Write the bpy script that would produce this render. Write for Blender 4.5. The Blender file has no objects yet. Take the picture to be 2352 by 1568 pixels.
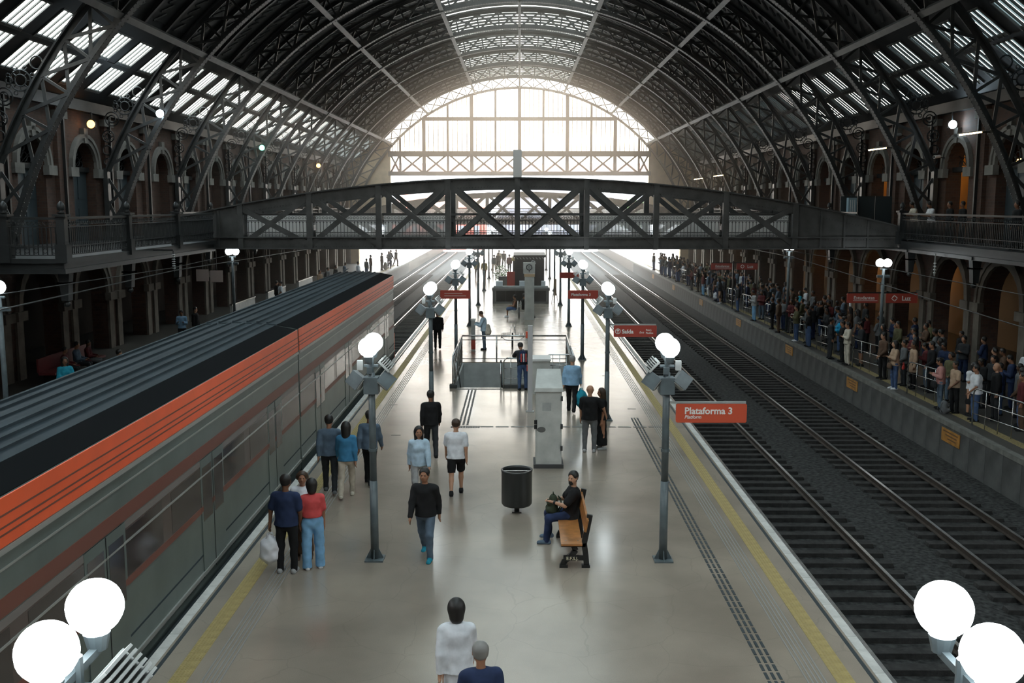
import bpy, math, random
import numpy as np
from mathutils import Vector, Matrix
PI = math.pi
rnd = random.Random(7)
S = bpy.context.scene
COL = S.collection

# ------------------------------------------------------------------ camera
FPX = 2287.0
cam_d = bpy.data.cameras.new('camera')
cam_d.sensor_width = 36.0
cam_d.lens = 36.0 * FPX / 2352.0
cam_d.clip_end = 2000
cam = bpy.data.objects.new('camera', cam_d)
COL.objects.link(cam)
cam.location = (0, 0, 6.5)
cam.rotation_euler = (math.radians(90 - 7.867), 0, math.radians(0.422))
S.camera = cam

# ------------------------------------------------------------------ sky
EXPOSURE = 0.12
W = bpy.data.worlds.new('sky')
S.world = W
W.use_nodes = True
nt = W.node_tree
nt.nodes.clear()
wo = nt.nodes.new('ShaderNodeOutputWorld')
bg = nt.nodes.new('ShaderNodeBackground')
tc = nt.nodes.new('ShaderNodeTexCoord')
sx = nt.nodes.new('ShaderNodeSeparateXYZ')
ramp = nt.nodes.new('ShaderNodeValToRGB')
nt.links.new(tc.outputs['Generated'], sx.inputs[0])
nt.links.new(sx.outputs['Z'], ramp.inputs[0])
ramp.color_ramp.elements[0].position = 0.0
ramp.color_ramp.elements[0].color = (1.12, 0.99, 0.84, 1)      # hazy warm horizon
ramp.color_ramp.elements[1].position = 0.55
ramp.color_ramp.elements[1].color = (1.05, 1.16, 1.20, 1)      # cooler overcast overhead
nt.links.new(ramp.outputs[0], bg.inputs['Color'])
bg.inputs['Strength'].default_value = 9.0
nt.links.new(bg.outputs[0], wo.inputs['Surface'])

S.view_settings.view_transform = 'Standard'
S.view_settings.look = 'None'
S.view_settings.gamma = 1.0
S.view_settings.use_curve_mapping = False
S.view_settings.exposure = EXPOSURE
try:
    S.cycles.use_denoising = True
    S.cycles.denoiser = 'OPENIMAGEDENOISE'
    S.cycles.use_adaptive_sampling = True
    S.cycles.adaptive_threshold = 0.04
    S.cycles.max_bounces = 5
    S.cycles.diffuse_bounces = 2
    S.cycles.glossy_bounces = 2
    S.cycles.transmission_bounces = 2
    S.cycles.transparent_max_bounces = 12
    S.cycles.caustics_reflective = False
    S.cycles.caustics_refractive = False
    S.cycles.sample_clamp_indirect = 6.0
except Exception:
    pass

# ------------------------------------------------------------------ materials
MATS = {}
def mat(name, col, rough=0.6, metal=0.0, spec=0.5, var=0.0, scale=3.0, bump=0.0, bscale=30.0, emit=None, estr=0.0):
    if name in MATS: return MATS[name]
    m = bpy.data.materials.new(name); m.use_nodes = True
    n = m.node_tree.nodes; l = m.node_tree.links
    b = n['Principled BSDF']
    b.inputs['Roughness'].default_value = rough
    b.inputs['Metallic'].default_value = metal
    b.inputs['Specular IOR Level'].default_value = spec
    b.inputs['Base Color'].default_value = (*col, 1)
    if var > 0:
        tcx = n.new('ShaderNodeTexCoord'); nz = n.new('ShaderNodeTexNoise')
        nz.inputs['Scale'].default_value = scale; nz.inputs['Detail'].default_value = 5
        l.new(tcx.outputs['Object'], nz.inputs['Vector'])
        cr = n.new('ShaderNodeValToRGB')
        cr.color_ramp.elements[0].position = 0.3; cr.color_ramp.elements[1].position = 0.7
        cr.color_ramp.elements[0].color = (*[c * (1 - var) for c in col], 1)
        cr.color_ramp.elements[1].color = (*[min(1, c * (1 + var)) for c in col], 1)
        l.new(nz.outputs['Fac'], cr.inputs[0]); l.new(cr.outputs[0], b.inputs['Base Color'])
    if bump > 0:
        tc2 = n.new('ShaderNodeTexCoord'); nb = n.new('ShaderNodeTexNoise')
        nb.inputs['Scale'].default_value = bscale; nb.inputs['Detail'].default_value = 4
        l.new(tc2.outputs['Object'], nb.inputs['Vector'])
        bp = n.new('ShaderNodeBump'); bp.inputs['Strength'].default_value = bump; bp.inputs['Distance'].default_value = 0.03
        l.new(nb.outputs['Fac'], bp.inputs['Height']); l.new(bp.outputs[0], b.inputs['Normal'])
    if emit:
        b.inputs['Emission Color'].default_value = (*emit, 1)
        b.inputs['Emission Strength'].default_value = estr
    MATS[name] = m
    return m

def glass(name, tint, gloss=0.06, rough=0.05):
    if name in MATS: return MATS[name]
    m = bpy.data.materials.new(name); m.use_nodes = True
    n = m.node_tree.nodes; l = m.node_tree.links
    n.remove(n['Principled BSDF'])
    t = n.new('ShaderNodeBsdfTransparent'); t.inputs[0].default_value = (*tint, 1)
    g = n.new('ShaderNodeBsdfGlossy'); g.inputs['Roughness'].default_value = rough
    mx = n.new('ShaderNodeMixShader'); mx.inputs[0].default_value = gloss
    l.new(t.outputs[0], mx.inputs[1]); l.new(g.outputs[0], mx.inputs[2])
    l.new(mx.outputs[0], n['Material Output'].inputs[0])
    MATS[name] = m
    return m

def frosted(name, col, fac=0.55):
    if name in MATS: return MATS[name]
    m = bpy.data.materials.new(name); m.use_nodes = True
    n = m.node_tree.nodes; l = m.node_tree.links
    n.remove(n['Principled BSDF'])
    t = n.new('ShaderNodeBsdfTranslucent'); t.inputs[0].default_value = (*col, 1)
    d = n.new('ShaderNodeBsdfDiffuse'); d.inputs[0].default_value = (*[c * 0.8 for c in col], 1)
    mx = n.new('ShaderNodeMixShader'); mx.inputs[0].default_value = 1 - fac
    l.new(t.outputs[0], mx.inputs[1]); l.new(d.outputs[0], mx.inputs[2])
    tr = n.new('ShaderNodeBsdfTransparent'); tr.inputs[0].default_value = (0.9, 0.9, 0.9, 1)
    m2 = n.new('ShaderNodeMixShader'); m2.inputs[0].default_value = 0.38
    l.new(mx.outputs[0], m2.inputs[1]); l.new(tr.outputs[0], m2.inputs[2])
    l.new(m2.outputs[0], n['Material Output'].inputs[0])
    MATS[name] = m
    return m

def brick_mat(name, c1, c2, mortar, rough=0.85):
    if name in MATS: return MATS[name]
    m = bpy.data.materials.new(name); m.use_nodes = True
    n = m.node_tree.nodes; l = m.node_tree.links
    b = n['Principled BSDF']; b.inputs['Roughness'].default_value = rough
    t = n.new('ShaderNodeTexCoord'); sp = n.new('ShaderNodeSeparateXYZ'); cb = n.new('ShaderNodeCombineXYZ'); ad = n.new('ShaderNodeMath')
    l.new(t.outputs['Object'], sp.inputs[0])
    l.new(sp.outputs['X'], ad.inputs[0]); l.new(sp.outputs['Y'], ad.inputs[1])
    l.new(ad.outputs[0], cb.inputs['X']); l.new(sp.outputs['Z'], cb.inputs['Y'])
    br = n.new('ShaderNodeTexBrick'); br.inputs['Scale'].default_value = 2.2
    br.inputs['Color1'].default_value = (*c1, 1); br.inputs['Color2'].default_value = (*c2, 1); br.inputs['Mortar'].default_value = (*mortar, 1)
    br.inputs['Mortar Size'].default_value = 0.015
    l.new(cb.outputs[0], br.inputs['Vector'])
    nz = n.new('ShaderNodeTexNoise'); nz.inputs['Scale'].default_value = 0.6; nz.inputs['Detail'].default_value = 5
    l.new(t.outputs['Object'], nz.inputs['Vector'])
    mx = n.new('ShaderNodeMixRGB'); mx.blend_type = 'MULTIPLY'; mx.inputs[0].default_value = 0.6
    l.new(br.outputs['Color'], mx.inputs[1]); l.new(nz.outputs['Fac'], mx.inputs[2])
    l.new(mx.outputs[0], b.inputs['Base Color'])
    bp = n.new('ShaderNodeBump'); bp.inputs['Strength'].default_value = 0.5; bp.inputs['Distance'].default_value = 0.01; bp.invert = True
    l.new(br.outputs['Fac'], bp.inputs['Height']); l.new(bp.outputs[0], b.inputs['Normal'])
    MATS[name] = m
    return m

def floor_mat(name, col, rough=0.34, tile=1.2):
    m = bpy.data.materials.new(name); m.use_nodes = True
    n = m.node_tree.nodes; l = m.node_tree.links
    b = n['Principled BSDF']
    t = n.new('ShaderNodeTexCoord')
    nz = n.new('ShaderNodeTexNoise'); nz.inputs['Scale'].default_value = 0.5; nz.inputs['Detail'].default_value = 6
    nf = n.new('ShaderNodeTexNoise'); nf.inputs['Scale'].default_value = 140; nf.inputs['Detail'].default_value = 2
    vo = n.new('ShaderNodeTexVoronoi'); vo.feature = 'DISTANCE_TO_EDGE'; vo.inputs['Scale'].default_value = 0.75
    for x in (nz, nf): l.new(t.outputs['Object'], x.inputs['Vector'])
    # hairline cracks of the worn terrazzo: distorted cells
    wn = n.new('ShaderNodeTexNoise'); wn.inputs['Scale'].default_value = 1.3; wn.inputs['Detail'].default_value = 3
    l.new(t.outputs['Object'], wn.inputs['Vector'])
    va = n.new('ShaderNodeVectorMath'); va.operation = 'MULTIPLY_ADD'; va.inputs[1].default_value = (0.5, 0.5, 0)
    l.new(wn.outputs['Color'], va.inputs[0]); l.new(t.outputs['Object'], va.inputs[2]); l.new(va.outputs[0], vo.inputs['Vector'])
    ck = n.new('ShaderNodeMath'); ck.operation = 'LESS_THAN'; ck.inputs[1].default_value = 0.006
    l.new(vo.outputs['Distance'], ck.inputs[0])
    cr = n.new('ShaderNodeValToRGB')
    cr.color_ramp.elements[0].position = 0.32; cr.color_ramp.elements[1].position = 0.7
    cr.color_ramp.elements[0].color = (*[c * 0.80 for c in col], 1); cr.color_ramp.elements[1].color = (*[c * 1.15 for c in col], 1)
    l.new(nz.outputs['Fac'], cr.inputs[0])
    m1 = n.new('ShaderNodeMixRGB'); m1.blend_type = 'OVERLAY'; m1.inputs[0].default_value = 0.35
    l.new(cr.outputs[0], m1.inputs[1]); l.new(nf.outputs['Fac'], m1.inputs[2])
    m2 = n.new('ShaderNodeMixRGB'); m2.blend_type = 'MIX'; m2.inputs[2].default_value = (*[c * 0.62 for c in col], 1)
    mf = n.new('ShaderNodeMath'); mf.operation = 'MULTIPLY'; mf.inputs[1].default_value = 0.22
    l.new(ck.outputs[0], mf.inputs[0]); l.new(mf.outputs[0], m2.inputs[0]); l.new(m1.outputs[0], m2.inputs[1])
    l.new(m2.outputs[0], b.inputs['Base Color'])
    rr = n.new('ShaderNodeMapRange'); rr.inputs[3].default_value = rough - 0.05; rr.inputs[4].default_value = rough + 0.08
    l.new(nz.outputs['Fac'], rr.inputs[0]); l.new(rr.outputs[0], b.inputs['Roughness'])
    b.inputs['Specular IOR Level'].default_value = 0.85
    MATS[name] = m
    return m

IRON = mat('dark iron paint', (0.016, 0.018, 0.0185), 0.45, 0.0, 0.5, 0.25, 4)
IRON2 = mat('grey iron paint', (0.040, 0.042, 0.042), 0.42, 0.0, 0.5, 0.3, 3)
ROOFM = mat('roof sheet', (0.007, 0.008, 0.0085), 0.6, 0.0, 0.4, 0.2, 2)
POLE = mat('grey pole paint', (0.10, 0.125, 0.135), 0.4, 0.0, 0.5, 0.2, 5)
LGREY = mat('light grey paint', (0.34, 0.35, 0.34), 0.5, 0.0, 0.5, 0.15, 4)
WHITE = mat('white paint', (0.66, 0.67, 0.66), 0.5)
STONE = mat('pale stone', (0.17, 0.165, 0.15), 0.8, 0, 0.3, 0.2, 2, 0.2, 20)
BRICK = brick_mat('brick', (0.12, 0.062, 0.042), (0.08, 0.044, 0.032), (0.10, 0.08, 0.066))
BRICK2 = brick_mat('dark brick', (0.085, 0.038, 0.026), (0.06, 0.03, 0.022), (0.06, 0.05, 0.045))
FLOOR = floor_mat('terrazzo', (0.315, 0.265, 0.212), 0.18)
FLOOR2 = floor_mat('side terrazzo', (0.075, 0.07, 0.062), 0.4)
CONC = mat('concrete', (0.075, 0.077, 0.075), 0.8, 0, 0.3, 0.35, 1.2, 0.25, 15)
BALLAST = mat('ballast', (0.036, 0.037, 0.036), 0.95, 0, 0.2, 0.75, 9, 1.0, 11)
SLEEP = mat('sleeper', (0.032, 0.031, 0.03), 0.85, 0, 0.3, 0.4, 6, 0.4, 25)
RAILM = mat('rail steel', (0.62, 0.60, 0.58), 0.28, 0.9, 0.5, 0.2, 6)
RAILR = mat('rusty rail', (0.05, 0.038, 0.03), 0.7, 0.2, 0.4, 0.3, 8)
COPE = mat('pale coping', (0.55, 0.54, 0.51), 0.6, 0, 0.4, 0.25, 3, 0.2, 25)
YELL = mat('yellow tactile', (0.36, 0.28, 0.115), 0.6, 0, 0.4, 0.2, 5)
DARKR = mat('dark rubber', (0.03, 0.04, 0.045), 0.6)
LINEM = mat('pale strip', (0.27, 0.26, 0.24), 0.45)
STEEL = mat('stainless steel', (0.55, 0.55, 0.54), 0.25, 1.0)
BLACK = mat('black', (0.010, 0.011, 0.012), 0.5)
WOOD = mat('varnished wood', (0.36, 0.15, 0.045), 0.3, 0, 0.5, 0.3, 6)
SIGNR = mat('sign red', (0.62, 0.095, 0.045), 0.45)
SIGND = mat('faded sign red', (0.40, 0.06, 0.04), 0.5)
TEXTW = mat('sign lettering white', (0.85, 0.83, 0.80), 0.5)
GLOBE = mat('lit globe', (0.9, 0.95, 0.97), 0.3, 0, 0.5, 0, 3, 0, 30, (0.88, 0.97, 1.0), 14.0)
SKIN = [mat('skin %d' % i, c, 0.55, 0, 0.35) for i, c in enumerate([(0.46, 0.25, 0.16), (0.33, 0.16, 0.095), (0.20, 0.095, 0.055), (0.10, 0.05, 0.03)])]
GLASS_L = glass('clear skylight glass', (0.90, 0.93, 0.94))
GLASS_R = glass('dark-tinted skylight glass', (0.165, 0.20, 0.215))  # right-hand panes carry a darker tint than the left-hand ones
GLASS_C = glass('ridge skylight glass', (0.55, 0.58, 0.58))
GLASS_E = glass('screen glass', (0.80, 0.78, 0.75))

# ------------------------------------------------------------------ object helpers
def tag(o, label=None, cat=None, group=None, kind=None):
    if label: o['label'] = label
    if cat: o['category'] = cat
    if group: o['group'] = group
    if kind: o['kind'] = kind
    return o

def link(name, data, parent=None, loc=(0, 0, 0), rot=(0, 0, 0)):
    o = bpy.data.objects.new(name, data)
    COL.objects.link(o)
    o.location = loc; o.rotation_euler = rot
    if parent is not None: o.parent = parent
    return o

def thing(name, label, cat, loc=(0, 0, 0), rz=0.0, group=None):
    o = link(name, None, None, loc, (0, 0, rz))
    o.empty_display_size = 0.2
    return tag(o, label, cat, group)

def copy_tree(src, loc, rz=None, label=None, parent=None):
    c = src.copy(); COL.objects.link(c)
    if parent is not None: c.parent = parent
    else:
        c.location = loc
        if rz is not None: c.rotation_euler = (0, 0, rz)
        if label: c['label'] = label
    for ch in list(src.children):
        copy_tree(ch, None, None, None, c)
    return c

class MB:
    def __init__(s): s.v = []; s.f = []
    def add(s, vs, fs):
        b = len(s.v); s.v.extend([tuple(v) for v in vs]); s.f.extend([tuple(b + i for i in f) for f in fs]); return s
    def box(s, x0, x1, y0, y1, z0, z1):
        return s.add([(x0, y0, z0), (x1, y0, z0), (x1, y1, z0), (x0, y1, z0), (x0, y0, z1), (x1, y0, z1), (x1, y1, z1), (x0, y1, z1)],
                     [(0, 3, 2, 1), (4, 5, 6, 7), (0, 1, 5, 4), (1, 2, 6, 5), (2, 3, 7, 6), (3, 0, 4, 7)])
    def beam(s, p, q, w, h, up=(0, 0, 1)):
        p = Vector(p); q = Vector(q); d = (q - p).normalized(); u = Vector(up)
        r = d.cross(u)
        if r.length < 1e-5: r = d.cross(Vector((0, 1, 0)))
        r.normalize(); u = r.cross(d)
        r *= w / 2; u *= h / 2
        c = [p - r - u, p + r - u, p + r + u, p - r + u, q - r - u, q + r - u, q + r + u, q - r + u]
        return s.add(c, [(0, 1, 2, 3), (7, 6, 5, 4), (0, 4, 5, 1), (1, 5, 6, 2), (2, 6, 7, 3), (3, 7, 4, 0)])
    def cyl(s, p, q, r0, r1=None, n=10, cap=True):
        if r1 is None: r1 = r0
        p = Vector(p); q = Vector(q); d = (q - p).normalized()
        a = d.orthogonal().normalized(); b = d.cross(a)
        vs = []
        for (c, r) in ((p, r0), (q, r1)):
            for i in range(n):
                t = 2 * PI * i / n; vs.append(c + a * (r * math.cos(t)) + b * (r * math.sin(t)))
        fs = [(i, (i + 1) % n, n + (i + 1) % n, n + i) for i in range(n)]
        if cap: fs += [tuple(range(n - 1, -1, -1)), tuple(range(n, 2 * n))]
        return s.add(vs, fs)
    def tube(s, pts, r, n=8, closed=False):
        pts = [Vector(p) for p in pts]; m = len(pts); vs = []; prev = None
        for i, p in enumerate(pts):
            if closed: d = pts[(i + 1) % m] - pts[i - 1]
            else: d = pts[min(i + 1, m - 1)] - pts[max(i - 1, 0)]
            d.normalize()
            a = d.orthogonal().normalized() if prev is None else (prev - d * prev.dot(d)).normalized()
            prev = a; b = d.cross(a)
            for k in range(n):
                t = 2 * PI * k / n; vs.append(p + a * (r * math.cos(t)) + b * (r * math.sin(t)))
        fs = []
        for i in range(m if closed else m - 1):
            j = (i + 1) % m
            for k in range(n): fs.append((i * n + k, i * n + (k + 1) % n, j * n + (k + 1) % n, j * n + k))
        if not closed: fs += [tuple(range(n - 1, -1, -1)), tuple(range((m - 1) * n, m * n))]
        return s.add(vs, fs)
    def lathe(s, prof, n=14, o=(0, 0, 0)):
        vs = []; fs = []
        for r, z in prof:
            for k in range(n):
                t = 2 * PI * k / n; vs.append((o[0] + r * math.cos(t), o[1] + r * math.sin(t), o[2] + z))
        for i in range(len(prof) - 1):
            for k in range(n): fs.append((i * n + k, i * n + (k + 1) % n, (i + 1) * n + (k + 1) % n, (i + 1) * n + k))
        fs += [tuple(range(n - 1, -1, -1)), tuple(range((len(prof) - 1) * n, len(prof) * n))]
        return s.add(vs, fs)
    def sphere(s, c, r, n=12, sz=1.0):
        return s.lathe([(max(0.001, r * math.sin(PI * i / n)), -r * sz * math.cos(PI * i / n)) for i in range(n + 1)], n + 4, c)
    def prism(s, poly, axis, a, b):
        n = len(poly); vs = []
        for t in (a, b):
            for (u, v) in poly: vs.append((t, u, v) if axis == 'x' else ((u, t, v) if axis == 'y' else (u, v, t)))
        fs = [(i, (i + 1) % n, n + (i + 1) % n, n + i) for i in range(n)] + [tuple(range(n - 1, -1, -1)), tuple(range(n, 2 * n))]
        return s.add(vs, fs)
    def ring(s, c, R, r, axis='x', n=16, m=5):
        pts = []
        for i in range(n):
            t = 2 * PI * i / n; u, v = R * math.cos(t), R * math.sin(t)
            pts.append(Vector(c) + (Vector((0, u, v)) if axis == 'x' else (Vector((u, 0, v)) if axis == 'y' else Vector((u, v, 0)))))
        return s.tube(pts, r, m, True)
    def mesh(s, name, m=None, smooth=False):
        me = bpy.data.meshes.new(name); me.from_pydata(s.v, [], s.f); me.update()
        if m: me.materials.append(m)
        import bmesh
        bm = bmesh.new(); bm.from_mesh(me); bmesh.ops.recalc_face_normals(bm, faces=bm.faces); bm.to_mesh(me); bm.free()
        if smooth: me.polygons.foreach_set('use_smooth', [True] * len(me.polygons))
        return me
    def obj(s, name, m, parent=None, smooth=False, world=True):
        o = link(name, s.mesh(name, m, smooth), parent)
        if parent is not None and world and parent.parent is None and tuple(parent.rotation_euler) == (0, 0, 0): o.location = -Vector(parent.location)
        return o

def box(x0, x1, y0, y1, z0, z1): return MB().box(x0, x1, y0, y1, z0, z1)
def setmat(o, m):
    o.material_slots[0].link = 'OBJECT'; o.material_slots[0].material = m

def text(name, body, size, m, parent, loc, rot, bold=0.0, shear=0.0, ext=0.004, align='LEFT'):
    cu = bpy.data.curves.new(name, 'FONT'); cu.body = body; cu.size = size; cu.extrude = ext; cu.offset = bold; cu.shear = shear
    cu.align_x = align; cu.resolution_u = 3
    o = bpy.data.objects.new(name, cu); COL.objects.link(o)
    dg = bpy.context.evaluated_depsgraph_get()
    me = bpy.data.meshes.new_from_object(o.evaluated_get(dg))
    bpy.data.objects.remove(o); bpy.data.curves.remove(cu)
    me.materials.clear(); me.materials.append(m)
    return link(name, me, parent, loc, rot)
# ================================================================== SETTING
YB, YE = -14.0, 109.4
RIBS = [35.4 + 9.25 * k for k in range(-2, 9)]
ZC, RI, RO = 0.14, 18.6, 19.95
def arc(R, phi): return (R * math.sin(phi), ZC + R * math.cos(phi))
PHI1 = math.asin(4.75 / RI); PHI2 = math.asin(9.76 / RI); PHI3 = math.asin(13.6 / RI)

# ---- central platform, with the stairwell left open
HX0, HX1, HY0, HY1 = -2.38, 1.95, 35.0, 40.8
PL, PR, PE = -5.33, 5.12, 165.0
mb = MB()
mb.box(PL + .15, PR - .15, -8, HY0, -1.3, 0); mb.box(PL + .15, PR - .15, HY1, PE, -1.3, 0)
mb.box(PL + .15, HX0, HY0, HY1, -1.3, 0); mb.box(HX1, PR - .15, HY0, HY1, -1.3, 0)
floor = tag(mb.obj('floor', FLOOR), 'pale polished island platform between the tracks', kind='structure')
# coping stones along both edges
cope = box(-.075, .075, 0, 1.19, -.3, .004).mesh('coping_stone', COPE)
for sx_ in (PL + .075, PR - .075):
    for i in range(118): link('coping_stone', cope, floor, (sx_, -6 + i * 1.2, 0))
    box(sx_ - (.05 if sx_ < 0 else .05), sx_ + .05, -6, PE, -1.3, -.3).obj('edge_wall', CONC, floor)
for s, e in ((-1, PL), (1, PR)):
    a = e - s * .22
    box(a - .03, a + .03, 4, 120, 0, .003).obj('edge_line', DARKR, floor)
    for i in range(5):
        x = (3.97 + .062 * i) if s > 0 else (-4.36 + .062 * i)
        box(x - .011, x + .011, 4, 120, 0, .005).obj('guide_strip', LINEM, floor)
tl = MB().box(-.125, .125, 0, .246, 0, .008)
for i in range(5):
    for j in range(5):
        x = -.1 + .05 * i; y = .023 + .05 * j
        tl.add([(x - .015, y - .015, .008), (x + .015, y - .015, .008), (x + .015, y + .015, .008), (x - .015, y + .015, .008),
                (x - .008, y - .008, .014), (x + .008, y - .008, .014), (x + .008, y + .008, .014), (x - .008, y + .008, .014)],
               [(4, 5, 6, 7), (0, 1, 5, 4), (1, 2, 6, 5), (2, 3, 7, 6), (3, 0, 4, 7)])
tlm = tl.mesh('tactile_tile', YELL)
for x in (-4.69, 4.49):
    for i in range(140): link('tactile_tile', tlm, floor, (x, 6 + i * .25, 0))
    tag(box(x - .125, x + .125, 41, 120, 0, .01).obj('tactile_strip', YELL, floor), kind='stuff')
dash = box(-.022, .022, 0, .2, 0, .006).mesh('tactile_bar', DARKR)
for r in range(3):
    for i in range(82): link('tactile_bar', dash, floor, (3.44 + .09 * r, 9.5 + .25 * i, 0))
GB = mat('grey tactile bar', (0.11, 0.105, 0.10), 0.6)
dash2 = box(-.03, .03, 0, .22, 0, .006).mesh('tactile_bar', GB)
dashx = box(-.19, .19, -.05, .05, 0, .006).mesh('tactile_bar', GB)
for i in range(13): link('tactile_bar', dashx, floor, (-.95 + .45 * i, 28.7, 0))
for i in range(12): link('tactile_bar', dash2, floor, (-1.98 + .072 * i, 28.55, 0))
for i in range(24): link('tactile_bar', dash2, floor, (-2.2 + .068 * i, 34.6, 0))
for r in range(3):
    for i in range(22): link('tactile_bar', dash2, floor, (-1.78 + .12 * r + .0 * i, 28.95 + .255 * i, 0))
bk = box(-.13, .13, -.02, .02, 0, .006).mesh('drain_slot', GB)
for (x, y) in ((-4.1, 31.9), (-3.5, 27.6), (3.3, 37.5), (3.9, 26.2), (3.6, 31.3)): link('drain_slot', bk, floor, (x, y, 0))

# ---- stairwell
GREYW = mat('stairwell grey', (0.50, 0.52, 0.51), 0.7, 0, 0.3, 0.12, 3)
mb = MB(); mb.box(HX0, HX1, HY1 - .08, HY1 - .02, -4.2, -.03); mb.box(HX0 + .02, HX0 + .08, HY0 + .02, HY1 - .08, -4.2, -.03); mb.box(HX1 - .08, HX1 - .02, HY0 + .02, HY1 - .08, -4.2, -.03)
mb.box(HX0, HX1, HY0, HY1, -4.3, -4.2)
tag(mb.obj('wall_stairwell', GREYW), 'grey plastered walls inside the open stairwell', kind='structure')
st = thing('staircase', 'grey concrete stair going down inside the railed platform opening', 'stairs', (0, HY0, 0))
stm = box(HX0 + .1, -.72, 0, .28, -.16, 0).mesh('step', GREYW)
for i in range(18): link('step', stm, st, (0, .3 * i, -.17 * (i + 1)))

# ---- track beds
for s, a, b, lab in ((1, PR - .2, 13.2, 'right'), (-1, PL + .2, -12.8, 'left')):
    g = MB(); n = 60; xs = [a + (b - a) * i / 16 for i in range(17)]; ys = [-8 + 2.9 * j for j in range(n)]
    def zz(x):
        t = min(abs(abs(x) - 6.85), abs(abs(x) - 10.7))
        return -1.26 + .06 * max(0, min(1, (t - 1.2) / .7))
    vs = [(x, y, zz(x) + rnd.uniform(-.015, .015)) for y in ys for x in xs]
    fs = [(j * 17 + i, j * 17 + i + 1, (j + 1) * 17 + i + 1, (j + 1) * 17 + i) for j in range(n - 1) for i in range(16)]
    g.add(vs, fs)
    tag(g.obj('floor_trackbed_' + lab, BALLAST), 'dark ballast of the %s-hand track bed' % lab, kind='structure')

tag(box(-23.5, 23.5, YB, YE + .9, -1.9, -1.42).obj('floor_base', BALLAST), 'dark ground under platforms and tracks', kind='structure')
# ---- side platforms
for s, e, lab in ((1, 12.9, 'right'), (-1, -12.5, 'left')):
    x0, x1 = sorted((e + s * .05, s * 23)); 
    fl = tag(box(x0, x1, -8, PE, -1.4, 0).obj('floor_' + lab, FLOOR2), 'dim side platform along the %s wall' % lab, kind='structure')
    cp = box(-.1, .1, 0, 1.49, -.14, .006).mesh('coping_stone', mat('worn side coping', (0.15, 0.15, 0.135), 0.7, 0, 0.3, 0.35, 3))
    wp = box(-.02, .02, 0, .985, -1.3, -.15).mesh('wall_panel', CONC)
    for i in range(76): link('coping_stone', cp, fl, (e + s * .1, 5 + 1.5 * i, 0))
    for i in range(105): link('wall_panel', wp, fl, (e + s * .035, 8 + i * 1.0, 0))
    SP = mat('worn tactile', (0.24, 0.19, 0.09), 0.75, 0, 0.3, 0.5, 20)
    a = e + s * .75
    tag(box(a - .14, a + .14, 5, 110, 0, .006).obj('tactile_strip', SP, fl), kind='stuff')
    if s > 0:
        PLATE = mat('ochre plate', (0.36, 0.17, 0.035), 0.6, 0, 0.4, 0.3, 4)
        pm = box(-.012, .012, -.62, .62, -.62, -.22).mesh('warning_plate', PLATE)
        for k, y in enumerate((29.2, 38.1, 47.2, 58.3, 70.5, 83.2, 96)):
            o = link('warning_plate', pm, None, (e + .0, y, 0)); PLATE2 = mat('plate lettering', (0.13, 0.06, 0.02), 0.6)
            for q in range(3): box(-.015, -.010, -.5 + .06 * q, .5 - .16 * q, -.32 - .1 * q, -.28 - .1 * q).obj('text_line', PLATE2, o, world=False)
            tag(o, ['ochre warning plate on the far platform face, nearest the bottom right corner', 'ochre plate on the far platform face, second from the right', 'ochre plate on the far platform face, third from the right', 'ochre plate on the far platform face, fourth from the right', 'ochre plate on the far platform face, fifth from the right', 'small ochre plate on the far platform face just past the footbridge', 'smallest most distant ochre plate on the far platform face'][k], 'plate', 'ochre plates along the far platform face')

# ---- side walls
ARCH = [43.0 + 4.625 * k for k in range(-11, 15)]
def wall_face(mb, s, X, XI, y0, y1, z0, z1, ops, nseg=14):
    x = s * X; xi = s * XI; cur = y0
    def quad(a, b, c, d): mb.add([a, b, c, d], [(0, 1, 2, 3)])
    for (yc, hw, zs, zp) in ops:
        quad((x, cur, z0), (x, yc - hw, z0), (x, yc - hw, z1), (x, cur, z1))
        if zs > z0 + .01: quad((x, yc - hw, z0), (x, yc + hw, z0), (x, yc + hw, zs), (x, yc - hw, zs))
        pts = [(yc - hw * math.cos(PI * i / nseg), zp + hw * math.sin(PI * i / nseg)) for i in range(nseg + 1)]
        for (a, b) in zip(pts[:-1], pts[1:]):
            quad((x, a[0], a[1]), (x, b[0], b[1]), (x, b[0], z1), (x, a[0], z1))
        path = [(yc - hw, zs)] + pts + [(yc + hw, zs)]
        for (a, b) in zip(path[:-1], path[1:]): quad((x, a[0], a[1]), (xi, a[0], a[1]), (xi, b[0], b[1]), (x, b[0], b[1]))
        if zs > z0 + .01: quad((x, yc - hw, zs), (x, yc + hw, zs), (xi, yc + hw, zs), (xi, yc - hw, zs))
        cur = yc + hw
    quad((x, cur, z0), (x, y1, z0), (x, y1, z1), (x, cur, z1))

def surround(s, yc, hw, zs, zp, w, nseg=12):
    m = MB(); X0, X1 = 18.6, 18.48
    def ringpt(r, i): t = PI * i / nseg; return (yc - r * math.cos(t), zp + r * math.sin(t))
    for (ra, rb, xf) in ((hw, hw + w * .55, X1), (hw + w * .55, hw + w, X1 - .06)):
        for i in range(nseg):
            a, b, c, d = ringpt(ra, i), ringpt(ra, i + 1), ringpt(rb, i + 1), ringpt(rb, i)
            vs = [(s * xx, p[0], p[1]) for xx in (X0 + .02, xf) for p in (a, b, c, d)]
            m.add(vs, [(4, 5, 6, 7), (0, 1, 5, 4), (2, 3, 7, 6), (1, 2, 6, 5), (3, 0, 4, 7)])
    return m

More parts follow.
